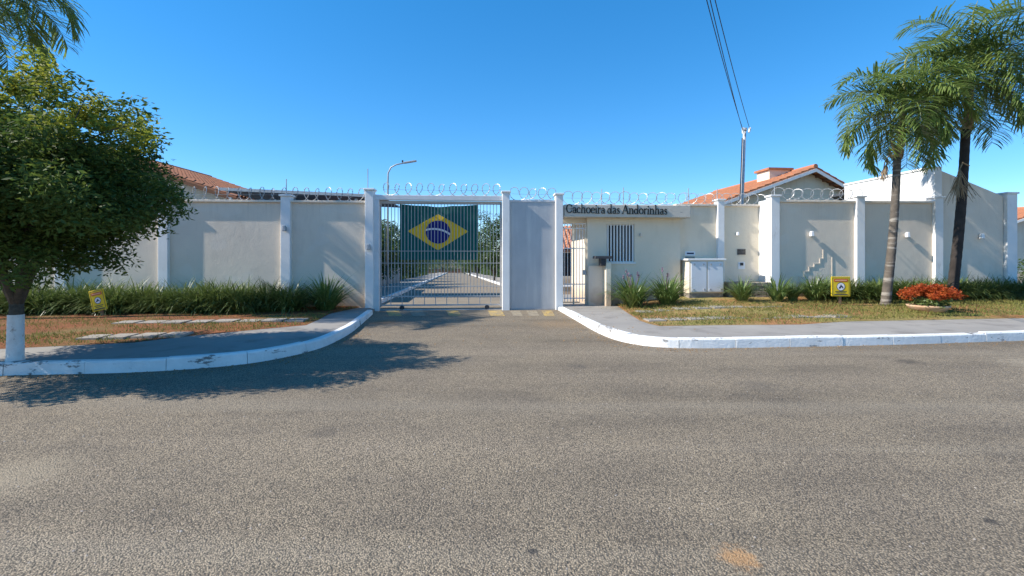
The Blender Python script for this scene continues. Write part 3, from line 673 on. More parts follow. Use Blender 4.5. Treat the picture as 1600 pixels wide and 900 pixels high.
ad = thing('number_plate', W(sx(1078, D2), D2, 1.6), 'small white plate with dark slot on the wall above the meter cabinet', 'plate')
s, z = sx(1078, D2), zy(1078, 396, D2)
MB().box((s-.15, D2+.001, z-.06), (s+.15, D2+.015, z+.06), W).build('plate', 'sign_white', ad); MB().box((s-.10, D2+.016, z-.02), (s+.11, D2+.022, z+.025), W).build('slot', 'sign_ink', ad)
MB().box((s-.14, D2+.001, z-.17), (s+.14, D2+.01, z-.09), W).build('label_strip', 'concrete', ad)

# ------------------------------------------------------------------ lean-to building at the right end
rb = thing('gabled_building', W(13.5, -2, 0), 'tall sloping-topped grey wall of a building behind the dark palm', 'building')
sb0, sb1 = pr[2]+hw+.002, sx(1573, .1); zc, ze = 4.10, 3.30
MB().prism([(sb0, -.1), (sb1, -.1), (sb1, ze), (sb0, zc-.06)], W, 0.0, -.2).build('front_wall', 'stucco', rb)
MB().box((pr[2]-hw+.01, -3.4, 2.5), (pr[2]+hw-.005, -.165, zc), W).build('side_wall', 'white_paint', rb)
MB().box((pr[2]-hw+.015, -.163, 3.28), (pr[2]+hw-.01, .06, zc+.04), W).build('corner_pier', 'white_paint', rb, bevel=0.01)
MB().box((pr[2]-hw-.02, -3.4, zc+.001), (pr[2]+hw+.02, -.17, zc+.06), W).build('coping', 'white_paint', rb)
MB().prism([(sb0, zc-.30), (sb1+.4, ze-.32), (sb1+.4, ze-.24), (sb0, zc-.22)], W, -.25, -4.5).build('roof_sheet', 'dark_roof', rb)
pe = MB().box((sx(1574, .1), -.16, 0), (sx(1590, .1), .1, 3.36), W).build('end_pier', 'white_paint', rb, bevel=0.012)
MB().box((sx(1574, .1)-.03, -.19, 3.36), (sx(1590, .1)+.03, .13, 3.41), W).build('cap', 'white_paint', pe)
for k in range(3): MB().box((sb1-.55+k*.3, -1.2, 3.2), (sb1-.32+k*.3, -.9, 3.62-.08*k), W).build('roof_vent', 'dark_roof', rb)

# ------------------------------------------------------------------ razor wire coils
def coil(px0, px1, d, ztop, pitch, r, label, wire=.009, rods=(), tilt=.95, ends=()):
    s0, s1 = sx(px0, d), sx(px1, d); n = int((s1-s0)/pitch*14); zc_ = ztop+r*.92
    root = thing('razor_wire', W((s0+s1)/2, d, ztop), label, 'razor wire', 'razor wire along the wall tops')
    P = []; rr = random.Random(px0)
    jr = [1+rr.uniform(-.16, .16) for _ in range(n//14+3)]
    for i in range(n+1):
        a = 2*PI*i/14; k = i/14; j0 = jr[int(k)]*(1-k % 1)+jr[int(k)+1]*(k % 1)
        s = s0+(s1-s0)*i/n + tilt*r*math.cos(a)*j0
        P.append(W(s, d-.06+r*math.cos(a)*.8, zc_+r*math.sin(a)*j0))
    MB().tube(P, wire, 4).build('coil', 'wire_steel', root)
    m = MB()
    for i in range(1, n, 1):
        p = Vector(P[i]); t = (Vector(P[i+1])-Vector(P[i-1])).normalized(); o = t.orthogonal().normalized()*.028
        m.add([p+o, p+t*.012, p-o, p-t*.012], [(0, 1, 2, 3)])
    m.build('barbs', 'wire_steel', root, kind='stuff')
    for (px, hgt) in rods:
        b = W(sx(px, d), d-.06, ztop-.02); MB().tube([b, (b[0], b[1], b[2]+hgt)], .012, 6).build('support_rod', 'steel', root)
    MB().tube([W(s0, d-.06, zc_), W((s0+s1)/2, d-.06, zc_-.02), W(s1, d-.06, zc_)], .004, 4).build('tension_wire', 'wire_steel', root)
coil(40, 568, 0, 3.02, .29, .18, 'razor wire coil on the long wall left of the gate', rods=((446, .6), (574, .9), (190, .6)))
coil(598, 783, 0, 3.19, .30, .17, 'razor wire coil above the driveway gate beam', tilt=.95)
coil(800, 868, 0, 3.10, .26, .17, 'razor wire coil above the galvanised sheet panel', tilt=.95)
coil(884, 1062, -.2, 3.01, .27, .18, 'razor wire coil on the guardhouse roof slab', rods=((941, .45), (975, .5)), tilt=.95)
coil(1066, 1190, D2, 3.06, .26, .17, 'razor wire coil on the recessed beige wall', rods=((1077, .5), (1122, .5)), tilt=.95)
coil(1214, 1342, 0, 3.15, .29, .17, 'razor wire coil on the wall beside the house gable', rods=((1212, .4),), tilt=.95)

# ------------------------------------------------------------------ street trees, palms, plants
def leaves(centers, radii, counts, size, flat=0.5, rng=RNG, droop=0.2):
    V = []; 
    allp = []
    for c, r, k in zip(centers, radii, counts):
        p = rng.normal(size=(k, 3)); p /= np.linalg.norm(p, axis=1)[:, None]; p *= (rng.random(k)**0.45)[:, None]*np.array([r, r, r*0.75]); allp.append(p+np.array(c))
    P = np.concatenate(allp); n = len(P)
    d = rng.normal(size=(n, 3)); d[:, 2] = d[:, 2]*flat - droop; d /= np.linalg.norm(d, axis=1)[:, None]
    w = np.cross(d, rng.normal(size=(n, 3))); w /= np.linalg.norm(w, axis=1)[:, None]
    nr = np.cross(d, w)
    L = size*(0.6+0.8*rng.random(n)); Wd = L*0.36
    A = P; B = P+d*(L*.5)[:, None]+w*(Wd*.5)[:, None]+nr*(L*.06)[:, None]; C = P+d*L[:, None]; D = P+d*(L*.5)[:, None]-w*(Wd*.5)[:, None]+nr*(L*.06)[:, None]
    V = np.stack([A, B, C, D], 1).reshape(-1, 3)
    b = np.arange(n)*4
    Fc = np.concatenate([np.stack([b, b+1, b+2], 1), np.stack([b, b+2, b+3], 1)])
    return V, Fc
def crown_tree(loc, h, label, name, crown_c, crown_r, n_clumps, per, leaf, mat, group=None, trunk_r=.1, wash=0.0, limbs=None, clump_r=.42, inner=0.35, sunlit_mat=None):
    root = thing(name, loc, label, 'tree', group); rng = np.random.default_rng(int(abs(loc[0]*100+loc[1]*7)))
    x, y, z = loc; cx, cy, cz = crown_c; rx, ry, rz_ = crown_r
    fork = (x+.02, y, z+max(wash+.1, (cz-rz_-z)*.75)); zf = fork[2]
    m = MB(); m.tube([(x, y, z-.1), (x, y, z+.05), (x+.01, y, (z+zf)/2), fork], [trunk_r*1.25, trunk_r*1.08, trunk_r, trunk_r*.95], 10)
    tr = m.build('trunk', 'bark', root, smooth=True)
    if wash: MB().tube([(x, y, z-.02), (x, y, z+.05), (x+.005, y, z+wash*.6), (x+.01, y, z+wash)], [trunk_r*1.25+.006, trunk_r*1.1+.006, trunk_r*1.02+.008, trunk_r+.008], 14, False).build('limewash_band', 'limewash', tr, smooth=True)
    # limbs
    limbs = limbs or [(cx+rx*.5*math.cos(a), cy+ry*.5*math.sin(a), cz+rz_*random.uniform(-.1, .4)) for a in (0.3, 1.9, 3.4, 5.0)]
    for e in limbs:
        e = Vector(e); f0 = Vector(fork); mid = f0.lerp(e, .45)+Vector((random.uniform(-.1, .1), random.uniform(-.1, .1), .12))
        m = MB(); m.tube([f0-Vector((0, 0, .08)), f0.lerp(mid, .5), mid, mid.lerp(e, .55), e], [trunk_r*.72, trunk_r*.62, trunk_r*.5, trunk_r*.34, trunk_r*.15], 8)
        for q in range(7):
            t = .3+.1*q; b = mid.lerp(e, t); dirn = Vector((random.uniform(-1, 1), random.uniform(-1, 1), random.uniform(-.3, .9))).normalized()
            ln = rx*.55*random.uniform(.6, 1.1); m.tube([b, b+dirn*ln*.5+Vector((0, 0, .05)), b+dirn*ln], [trunk_r*.2, trunk_r*.13, trunk_r*.05], 5)
        m.build('limb', 'bark', root, smooth=True)
    cen = []; rad = []; ycen = []; yrad = []
    for i in range(n_clumps):
        while True:
            p = rng.normal(size=3); p /= np.linalg.norm(p); r_ = (inner+(1-inner)*rng.random()**.6)
            wob = 1+.15*math.sin(p[0]*5+p[2]*7+cx)+.13*math.sin(p[1]*9+p[2]*4)
            q = np.array([cx+p[0]*rx*r_*wob*.93, cy+p[1]*ry*r_*wob*.93, cz+p[2]*rz_*r_*wob*.93])
            break
        if sunlit_mat and p[2]*r_ > .28 and rng.random() < .55: ycen.append(q+np.array([0, 0, .05])); yrad.append(clump_r*rng.uniform(.5, .85)); continue  # upper clumps get the leaf colour with sunlight painted in
        cen.append(q); rad.append(clump_r*rng.uniform(.55, 1.15))
    V, Fc = leaves(cen, rad, [int(per*(r_/clump_r)**1.5) for r_ in rad], leaf, rng=rng)
    raw('crown', V, Fc, mat, root)
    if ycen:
        V, Fc = leaves(ycen, yrad, [int(per*.8)]*len(ycen), leaf, rng=rng); raw('sunlit_foliage', V, Fc, sunlit_mat, root)
    return root
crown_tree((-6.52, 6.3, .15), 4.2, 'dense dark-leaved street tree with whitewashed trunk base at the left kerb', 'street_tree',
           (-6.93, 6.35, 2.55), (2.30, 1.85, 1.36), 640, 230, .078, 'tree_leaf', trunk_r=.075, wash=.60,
           limbs=[(-7.5, 6.1, 2.6), (-6.0, 6.4, 2.3), (-6.6, 7.3, 3.1), (-5.5, 5.9, 2.9), (-6.4, 5.4, 3.1)], clump_r=.33, inner=.3, sunlit_mat='sunlit_leaf')


def frond(root, heart, az, el, L, droop, name='frond', mat='palm_leaf', nl=66, ll=.55, width=.032, rng=None, plum=.5, start=.14, r0=.022):
    rng = rng or np.random.default_rng(int(az*1000) % 9999)
    n = 16; p = Vector(heart); P = [p.copy()]; e = el
    h = Vector((math.cos(az), math.sin(az), 0)); lat = Vector((-math.sin(az), math.cos(az), 0))
    E = []
    for i in range(n):
        t = i/n; e = el - droop*t**1.25; d = h*math.cos(e)+Vector((0, 0, 1))*math.sin(e); p = p+d*(L/n); P.append(p.copy()); E.append(d)
    m = MB(); m.tube(P, [r0*(1-.85*i/n) for i in range(n+1)], 5)
    for k in range(nl):
        t = start+(1-start)*(k+.5)/nl; i = min(n-1, int(t*n)); f = t*n-i; b = P[i].lerp(P[i+1], f); d = E[i]; up = lat.cross(d)*-1
        ln = ll*(0.35+0.65*math.sin(PI*min(1, .18+t*.80))) * rng.uniform(.85, 1.1)
        for sg in (-1, 1):
            a = rng.uniform(-plum, plum)+.15; fw = .35+.5*t+rng.uniform(-.1, .1)
            dl = (lat*sg*math.cos(a)+up*math.sin(a)*1.0+d*fw).normalized()
            q1 = b+dl*ln*.5; dr = (dl+Vector((0, 0, -rng.uniform(.15, .6)))).normalized(); q2 = q1+dr*ln*.32; dr2 = (dr+Vector((0, 0, -.5))).normalized(); q3 = q2+dr2*ln*.22
            wv = dl.cross(Vector((rng.uniform(-.4, .4), rng.uniform(-.4, .4), 1))).normalized()*width*.5
            m.add([b-wv*.5, b+wv*.5, q1+wv, q1-wv, q2+wv*.8, q2-wv*.8, q3], [(0, 1, 2, 3), (3, 2, 4, 5), (5, 4, 6)])
    return m.build(name, mat, root)
def palm(base, top, heart, label, r0, r1, n_fr, L, seed, barks, spear=True, dead=(), leanfr=None, skirt=0.0):
    root = thing('palm_tree', base, label, 'palm tree'); rng = np.random.default_rng(seed); B, T, H = Vector(base), Vector(top), Vector(heart)
    def trunk(a, b, ra, rb_, name, mat, n=40):
        P = [a.lerp(b, i/n)+Vector((.05*math.sin(i/n*PI), 0, 0)) for i in range(n+1)]
        MB().tube(P, [(ra+(rb_-ra)*(i/n)**.6)*(1+.045*(i % 2)) for i in range(n+1)], 14).build(name, mat, root, smooth=True)
    trunk(B-Vector((0, 0, .1)), T, r0, r1, 'trunk', barks[0]); trunk(T, H, r1*1.02, r1*.55, 'upper_trunk', barks[1], 16)
    for k in range(n_fr):
        az = k*2.39996+seed; lv = k/n_fr
        el = 1.45-2.1*lv+rng.uniform(-.15, .15); dr = 1.15+.8*rng.random()+.8*(1-lv)
        ln = L*rng.uniform(.85, 1.12)*(0.8+.2*math.sin(PI*min(1, lv+.25)))
        hh = H - Vector((0, 0, .28*lv))
        frond(root, hh, az, el, ln, dr, rng=rng, ll=L*.36)
    for (az, el, ln, dr) in dead: frond(root, H-Vector((0, 0, .35)), az, el, ln, dr, 'dead_frond', 'dead_frond', 34, .34, .02, rng, .7)
    if spear: MB().tube([H, H+Vector((.05, 0, L*.35)), H+Vector((.08, 0, L*.62)), H+Vector((.2, 0, L*.75))], [.03, .035, .02, .006], 6).build('spear_leaf', 'spear_leaf', root)
    # boots of old fronds and flower stalk
    for k in range(7):
        az = k*2.4; h = Vector((math.cos(az), math.sin(az), 0)); b = T+Vector((0, 0, .05*k-.1))
        MB().tube([b, b+h*r1*1.5+Vector((0, 0, .14)), b+h*r1*2.1+Vector((0, 0, .32))], [.055, .035, .015], 6).build('frond_boot', 'palm_sheath', root)
    return root
def inflor(root, c, az, L, name='flower_stalk'):
    m = MB(); p = Vector(c); h = Vector((math.cos(az), math.sin(az), 0)); P = [p, p+h*.2+Vector((0, 0, .08)), p+h*.34+Vector((0, 0, -.18)), p+h*.38+Vector((0, 0, -.45))]
    m.tube(P, [.02, .018, .014, .01], 6)
    for k in range(46):
        t = random.uniform(.35, 1); b = P[1].lerp(P[3], t); d = Vector((random.uniform(-1, 1), random.uniform(-1, 1), -1.8)).normalized()*L*random.uniform(.5, 1)
        m.tube([b, b+d*.5+Vector((random.uniform(-.03, .03), 0, 0)), b+d+Vector((0, 0, -.03))], [.008, .007, .004], 4)
    m.build(name, 'palm_sheath', root)
p1 = palm((9.56, 12.3, .32), (9.87, 12.3, 4.05), (10.0, 12.3, 5.35), 'slender grey-trunked palm behind the yellow sign', .115, .082, 21, 1.9, 3, ('palm_bark', 'palm_sheath'))
inflor(p1, (9.85, 12.2, 4.1), PI*.95, .3)
p2 = palm((11.75, 12.85, .35), (12.1, 12.8, 4.9), (12.22, 12.8, 6.5), 'taller dark-trunked palm behind the flower bowl', .125, .10, 29, 2.45, 11, ('palm_bark_dark', 'palm_sheath'),
          dead=((.1, -.1, 2.6, 1.5), (-.35, .1, 2.5, 1.75), (2.9, -.5, 1.3, 1.0)))
inflor(p2, (12.0, 12.6, 3.9), PI*1.05, .75, 'hanging_flower_stalk')
p3 = palm((-11.8, 10.2, .15), (-11.7, 10.2, 5.9), (-11.5, 10.2, 7.35), 'palm whose fronds rise over the street tree at far left', .12, .09, 19, 2.35, 5, ('palm_bark', 'palm_sheath'))

def clump_mesh(name, nb, r, h, width, seed, spread=1.0, segs=4):
    rng = np.random.default_rng(seed); m = MB()
    for i in range(nb):
        az = rng.uniform(0, 2*PI); b0 = r*.35*math.sqrt(rng.random()); x, y = b0*math.cos(az+rng.normal()*.5), b0*math.sin(az+rng.normal()*.5)
        el = 1.45-rng.random()*.75*spread; L = h*rng.uniform(.75, 1.25); dr = rng.uniform(.6, 2.0)*spread
        p = Vector((x, y, -.03)); hz = Vector((math.cos(az), math.sin(az), 0)); lat = Vector((-math.sin(az), math.cos(az), 0)).lerp(Vector((rng.normal(), rng.normal(), 0)), .2).normalized()
        V = []; wd = width*rng.uniform(.7, 1.2)
        for k in range(segs+1):
            t = k/segs; w = lat*wd*.5*(1 if t < .5 else max(.08, 1-(t-.5)*1.9)); V += [p-w, p+w]
            e = el-dr*t**1.4; p = p+(hz*math.cos(e)+Vector((0, 0, 1))*math.sin(e))*L/segs
        m.add(V, [(2*k, 2*k+1, 2*k+3, 2*k+2) for k in range(segs)])
    me = bpy.data.meshes.new(name); me.from_pydata(m.v, [], m.f); me.update(); return me
lily = [clump_mesh('lily_clump', 230, .35, .80, .032, 20+i) for i in range(3)]
hedge = [clump_mesh('hedge_clump', 420, .5, .62, .024, 40+i, 1.15) for i in range(4)]
small = [clump_mesh('small_clump', 110, .2, .48, .026, 60+i, .9) for i in range(2)]
for me in lily+small: me.materials.append(M['lily_leaf'])
for me in hedge: me.materials.append(M['hedge_leaf'])
def plant(me, loc, sc, label, name='strap_leaf_plant', group=None, stalks=0):
    if stalks:
        t = thing(name, loc, label, 'plant', group); share(me, 'foliage', (0, 0, 0), random.uniform(0, 6), sc, t)
        for k in range(stalks):
            a = random.uniform(0, 2*PI); e = Vector((.22*math.cos(a), .22*math.sin(a)+.1, random.uniform(.75, .98))); b = Vector((0, .05, 0))
            m = MB(); m.tube([b, b.lerp(e, .5)+Vector((0, 0, .08)), e], [.007, .006, .005], 4)
            for q in range(16):
                d = Vector((random.gauss(0, 1), random.gauss(0, 1), random.gauss(0, 1))).normalized()*.07
                w = d.cross(Vector((0, 0, 1))).normalized()*.014; m.add([e, e+d*.6+w, e+d, e+d*.6-w], [(0, 1, 2, 3)])
            o = m.build('flower_stalk', 'flower_pink'); o.parent = t
        return t
    o = share(me, name, loc, random.uniform(0, 6), sc); return tag(o, label, 'plant', group)
plant(lily[0], (3.20, 12.7, .21), 1.2, 'large strap-leaved plant under the guardhouse window', stalks=6)
plant(lily[1], (4.10, 12.7, .27), 1.12, 'large strap-leaved plant just left of the meter cabinet', stalks=3)
plant(lily[2], (6.15, 12.85, .36), .85, 'strap-leaved plant right of the meter cabinet before the stone planter')
plant(small[0], (7.1, 12.85, .36), 1.5, 'small strap-leaved plant below the sunlit return wall', group=None)
plant(small[1], (7.55, 12.9, .36), 1.15, 'smallest strap-leaved plant at the foot of the cracked wall')
plant(lily[0], (8.1, 12.85, .36), .95, 'strap-leaved plant left of the yellow sign with a stake')
for i in range(22):
    s = 8.6+i*.38; y = WY+.065*s-.75+random.uniform(-.12, .12)
    if abs(s-9.6) < .05: continue
    plant(hedge[i % 4], (s, y, .36), random.uniform(.95, 1.2), 'clump of arching green leaves in the row along the right wall', 'hedge_plant', 'leafy row along the right wall')
for i in range(22):
    s = -16.2+i*.5; y = WY+.065*s-.75+random.uniform(-.12, .12)
    plant(hedge[i % 4], (s, y, .17), random.uniform(1.2, 1.5), 'clump of arching dark leaves in the hedge along the left wall', 'hedge_plant', 'leafy hedge along the left wall')
    plant(hedge[(i+1) % 4], (s+.2, y-.30, .17), random.uniform(1.0, 1.2), 'clump of arching dark leaves in the hedge along the left wall', 'hedge_plant', 'leafy hedge along the left wall')
plant(lily[1], (-4.72, 12.2, .17), 1.25, 'rounded strap-leaved plant at the hedge end next to the gate')
# grass
def inside(p, poly):
    c = False; x, y = p; j = len(poly)-1
    for i in range(len(poly)):
        if (poly[i][1] > y) != (poly[j][1] > y) and x < (poly[j][0]-poly[i][0])*(y-poly[i][1])/(poly[j][1]-poly[i][1])+poly[i][0]: c = not c
        j = i
    return c
def grass(verge, n, xr, hgt, label, seed, thr, mat='grass_blade', zf=None, poly=None):
    rng = np.random.default_rng(seed); V = []; k = 0
    while k < n:
        x = rng.uniform(*xr); y = rng.uniform(6.8, 14.2)
        if not inside((x, y), poly): continue
        if 0.5+.5*fbm(x*.8, y*1.3) + rng.normal()*.22 < thr(x, y): continue
        t = np.clip((y-9.6)/4.5, 0, 1) if x > 0 else .3
        z = zf(x, y, t) - .004 + (.015 if x > 0 else 0)
        a = rng.uniform(0, PI); w = .006+.004*rng.random(); hh = hgt*rng.uniform(.5, 1.3)*(2.4 if rng.random() < .05 else 1); dx, dy = math.cos(a)*w, math.sin(a)*w; lx, ly = rng.normal()*hh*.5, rng.normal()*hh*.5
        V += [(x-dx, y-dy, z), (x+dx, y+dy, z), (x+lx, y+ly, z+hh)]; k += 1
    return tag(raw('grass', V, np.arange(len(V)).reshape(-1, 3), mat), label, 'grass', kind='stuff')
polyR = GR[:10]+[(17, 11.4), (17, 14.0), (7.5, 12.7), (3.2, 12.7)]; polyL = GL[:]+WL[::-1]
polyL = [p if p[0] > -20 else (-14, p[1]+(3.2 if p[1] < 6 else 1.6)) for p in polyL]
grass(None, 26000, (2.7, 16.5), .045, 'short dry yellow-green grass on the right verge', 5, lambda x, y: .52 if x < 7.5 and y > 11.8 else (.45 if x < 7 else .25), zf=vr_z, poly=polyR)
grass(None, 11000, (-11, -4), .045, 'sparse dry grass on the shaded left verge', 6, lambda x, y: .55 if x < -5 else .3, zf=vl_z, poly=polyL)
# loose pebbles and fallen leaves
V = []; Fc = []
rng = np.random.default_rng(9)
def scat(n, gen, size, zf, flatleaf):
    V = []; Fq = []
    for k in range(n):
        x, y = gen(); z = zf(x, y); r = size*rng.uniform(.5, 1.5); a = rng.uniform(0, PI)
        c, s = math.cos(a)*r, math.sin(a)*r; b = len(V)
        if flatleaf:
            V += [(x-c, y-s, z+.004), (x+s*.45, y-c*.45, z+.012), (x+c, y+s, z+.006+rng.random()*.02), (x-s*.45, y+c*.45, z+.012)]; Fq += [(b, b+1, b+2), (b, b+2, b+3)]
        else:
            V += [(x-c, y-s, z-.002), (x+s, y-c, z-.002), (x+c, y+s, z-.002), (x-s, y+c, z-.002), (x+rng.normal()*r*.2, y+rng.normal()*r*.2, z+r*.8)]; Fq += [(b, b+1, b+4), (b+1, b+2, b+4), (b+2, b+3, b+4), (b+3, b, b+4)]
    return V, Fq
V, Fc = scat(2600, lambda: (rng.uniform(-6, 9), 1.5+10*rng.random()**1.2), .007, lambda x, y: street_z(y), False)
tag(raw('gravel', V, Fc, 'pebble'), 'loose grit scattered over the street', 'gravel', kind='stuff')
def along_kerb():
    k = KR if rng.random() < .55 else KL[1:]; i = rng.integers(0, len(k)-2); t = rng.random(); a, b = k[i], k[i+1]
    tx, ty = b[0]-a[0], b[1]-a[1]; L = math.hypot(tx, ty); o = -abs(rng.normal())*.22-.02
    return a[0]+tx*t-ty/L*o, a[1]+ty*t+tx/L*o
V, Fc = scat(1100, along_kerb, .014, lambda x, y: street_z(y), True)
V2, F2 = scat(220, lambda: (rng.uniform(-1.5, 3.5), rng.uniform(8.2, 12.8)) , .02, lambda x, y: street_z(y) if x < 1.4 else .17, True)
tag(raw('leaf_litter', V+V2, np.concatenate([np.array(Fc), np.array(F2)+len(V)]), 'litter'), 'fallen dry leaves along the kerbs and driveway', 'leaf litter', kind='stuff')

# ------------------------------------------------------------------ flower bowl
fb = thing('flower_bowl', (9.75, 11.25, .2), 'wide shallow clay bowl on the grass in front of the palms', 'planter')
MB().lathe((9.75, 11.25, .19), [(.0, .0), (.20, .0), (.31, .06), (.39, .15), (.41, .19), (.385, .20), (.355, .16), (.0, .15)], 32).build('bowl', 'bowl_clay', fb, smooth=True)
MB().lathe((9.75, 11.25, .19), [(.35, .165), (.2, .18), (.0, .185)], 24).build('soil', 'bark', fb)
cp = thing('croton_plant', (9.78, 11.25, .36), 'bushy orange-red leaved plant filling the clay bowl', 'plant')
rng = np.random.default_rng(77)
cen = [(9.80+.50*math.cos(a)*r, 11.25+.46*math.sin(a)*r, .60+.16*(1-r*r)+rng.uniform(-.08, .06)) for a, r in [(rng.uniform(0, 2*PI), math.sqrt(rng.random())) for _ in range(60)]]
V, Fc = leaves(cen, [.13]*60, [90]*60, .062, rng=rng, droop=-.1); raw('foliage', V, Fc, 'croton_leaf', cp)
cen = [(9.78+.4*math.cos(a)*r, 11.25+.4*math.sin(a)*r, .46+rng.uniform(-.05, .05)) for a, r in [(rng.uniform(0, 2*PI), math.sqrt(rng.random())) for _ in range(24)]]
V, Fc = leaves(cen, [.12]*24, [40]*24, .08, rng=rng); raw('lower_foliage', V, Fc, 'hedge_leaf', cp)
for k in range(9):
    a = k*.7; MB().tube([(9.78, 11.25, .36), (9.78+.2*math.cos(a), 11.25+.2*math.sin(a), .48), (9.8+.42*math.cos(a), 11.25+.4*math.sin(a), .62)], [.014, .011, .006], 5).build('stem', 'bark', cp)

# ------------------------------------------------------------------ yellow notice signs
def sign(cx, cy, cz, w, h, tilt, label, post):
    root = thing('notice_sign', (cx, cy, cz-h/2-.2), label, 'sign'); c, s = math.cos(tilt), math.sin(tilt)
    def T(x, d, z): return (cx+x*c+z*s, cy-d, cz-x*s+z*c)
    def Tx(x, y, z): return T(x, y, z)
    MB().box((-w/2, 0, -h/2), (w/2, .02, h/2), Tx).build('board', 'sign_yellow', root, bevel=0.006)
    e = w*.06; m = MB()
    m.box((-w/2+e, .0205, -h/2+e), (w/2-e, .0225, -h/2+e+.008), Tx); m.box((-w/2+e, .0205, h/2-e-.008), (w/2-e, .0225, h/2-e), Tx)
    m.box((-w/2+e, .0205, -h/2+e+.008), (-w/2+e+.008, .0225, h/2-e-.008), Tx); m.box((w/2-e-.008, .0205, -h/2+e+.008), (w/2-e, .0225, h/2-e-.008), Tx)
    m.build('border_line', 'sign_ink', root)
    MB().box((-w*.36, .0205, h*.24), (w*.36, .024, h*.38), Tx).build('header', 'sign_red', root); MB().box((-w*.31, .0245, h*.285), (w*.31, .026, h*.335), Tx).build('header_text', 'sign_pale', root)
    def disc(r, d0, d1, mat, nm): MB().prism([(r*math.cos(2*PI*k/24), -.01*h+r*math.sin(2*PI*k/24)) for k in range(24)], T, d0, d1).build(nm, mat, root)
    disc(w*.225, .0205, .023, 'sign_ink', 'roundel_rim'); disc(w*.195, .0205, .0245, 'sign_white', 'roundel')
    # crouching animal silhouette
    q = w*.13
    poly = [(-.95, -.75), (-.75, -.15), (-.35, .15), (-.15, .75), (.05, .95), (.2, .45), (.55, .3), (.95, -.2), (.9, -.7), (.5, -.6), (.35, -.15), (.05, -.2), (-.2, -.7)]
    MB().prism([(a*q, -.01*h+b*q) for a, b in poly], T, .0248, .0265).build('pictogram', 'sign_ink', root)
    for k, ww in enumerate((.30, .24)): MB().box((-w*ww, .0205, -h*(.27+.07*k)), (w*ww, .023, -h*(.27+.07*k)+h*.03), Tx).build('text_line', 'sign_ink', root)
    MB().box((-w*.35, .0205, -h*.43), (w*.35, .023, -h*.39), Tx).build('footer', 'sign_ink', root)
    MB().box((-.03, -.035, -h/2-post), (.03, -.002, h*.1), Tx).build('stake', 'stake_wood', root)
sign((1313-800)/F*12.2, 12.2, EYE-(447.5-HOR)/F*12.2, .48, .50, 0, 'upright yellow notice sign on a stake in front of the right wall', .34)
sign((154-800)/F*10.75, 10.75, EYE-(469-HOR)/F*10.75, .33, .47, -.22, 'tilted yellow notice sign in front of the left hedge', .12)

# ------------------------------------------------------------------ houses, poles and trees beyond the wall
def tile_plane(o, u, lu, v, lv, name, mat, root, col_w=.24, row=.36):
    """clay tiles: o corner at the top, u along the ridge, v down the slope"""
    o, u, v = Vector(o), Vector(u).normalized(), Vector(v).normalized(); nrm = u.cross(v).normalized()
    if nrm.z < 0: nrm = -nrm
    nu = int(lu/col_w)*4; nv = int(lv/row); V = []
    for j in range(nv):
        for e in (0, 1):
            for i in range(nu+1):
                h = .045*(1-math.cos(2*PI*i/4))*.5*2 + (.0 if e == 0 else .03)
                V.append(o+u*(lu*i/nu)+v*(lv*(j+e*.999)/nv)+nrm*(.02+h))
    n = nu+1; m = MB(); m.add(V, [(r*n+i, r*n+i+1, (r+1)*n+i+1, (r+1)*n+i) for r in range(2*nv-1) for i in range(nu)])
    # underside deck
    c = [o, o+u*lu, o+u*lu+v*lv, o+v*lv]; k = len(m.v)
    m.add([p+nrm*.018 for p in c]+[p-nrm*.08 for p in c], [(3, 2, 1, 0), (4, 5, 6, 7), (0, 1, 5, 4), (1, 2, 6, 5), (2, 3, 7, 6), (3, 0, 4, 7)])
    return m.build(name, mat, root)
# house with a gable and chimney behind the right wall
def gable_house(name, label, ax, y0, za, xl, zl, xr, zr, depth, yaw, wallmat, roofmat, over=.45, chimney=None, zbase=-.3, barge='white_paint'):
    root = thing(name, (ax, y0, zbase), label, 'house'); c, s = math.cos(yaw), math.sin(yaw)
    def T(x, d, z): dx = x-ax; return (ax+dx*c-d*s, y0+dx*s+d*c, z)          # d runs away from the street
    sl = (za-zl)/(ax-xl); sr = (za-zr)/(xr-ax); ix, jx = xl+.5, xr-.5
    MB().prism([(ix, zbase), (jx, zbase), (jx, zr+sr*.5-.14), (ax, za-.16), (ix, zl+sl*.5-.14)], T, over, over+depth).build('gable_wall', wallmat, root)
    U = Vector(T(ax, 1, 0))-Vector(T(ax, 0, 0))
    for (xe, ze_, nm) in ((xl, zl, 'left'), (xr, zr, 'right')):
        v = Vector(T(xe, 0, ze_))-Vector(T(ax, 0, za)); rf = tile_plane(T(ax, 0, za), U, depth+2*over, v, v.length, 'roof_slope', roofmat, root)
        MB().add([T(ax, -.03, za-.05), T(xe, -.03, ze_-.05), T(xe, -.03, ze_-.20), T(ax, -.03, za-.20), T(ax, .0, za-.05), T(xe, .0, ze_-.05), T(xe, .0, ze_-.20), T(ax, .0, za-.20)],
                 [(0, 1, 2, 3), (7, 6, 5, 4), (0, 4, 5, 1), (1, 5, 6, 2), (2, 6, 7, 3), (3, 7, 4, 0)]).build('barge_board', barge, rf)
        for k in range(1, 7):
            t = k/7; x = ax+(xe-ax)*t; z = za+(ze_-za)*t; MB().box((x-.05, .02, z-.22), (x+.05, over-.01, z-.10), T).build('rafter', 'eave_wood', rf)
    MB().tube([T(ax, 0, za+.06), T(ax, depth+2*over, za+.06)], .11, 8).build('ridge_tiles', roofmat, root)
    if chimney:
        cx0, cx1, d0, d1, zt = chimney
        ch = MB().box((cx0, d0, za-1.0), (cx1, d1, zt), T).build('chimney', 'cream_stucco', root); MB().box((cx0-.1, d0-.1, zt), (cx1+.1, d1+.1, zt+.1), T).build('chimney_cap', roofmat, ch)
    return root
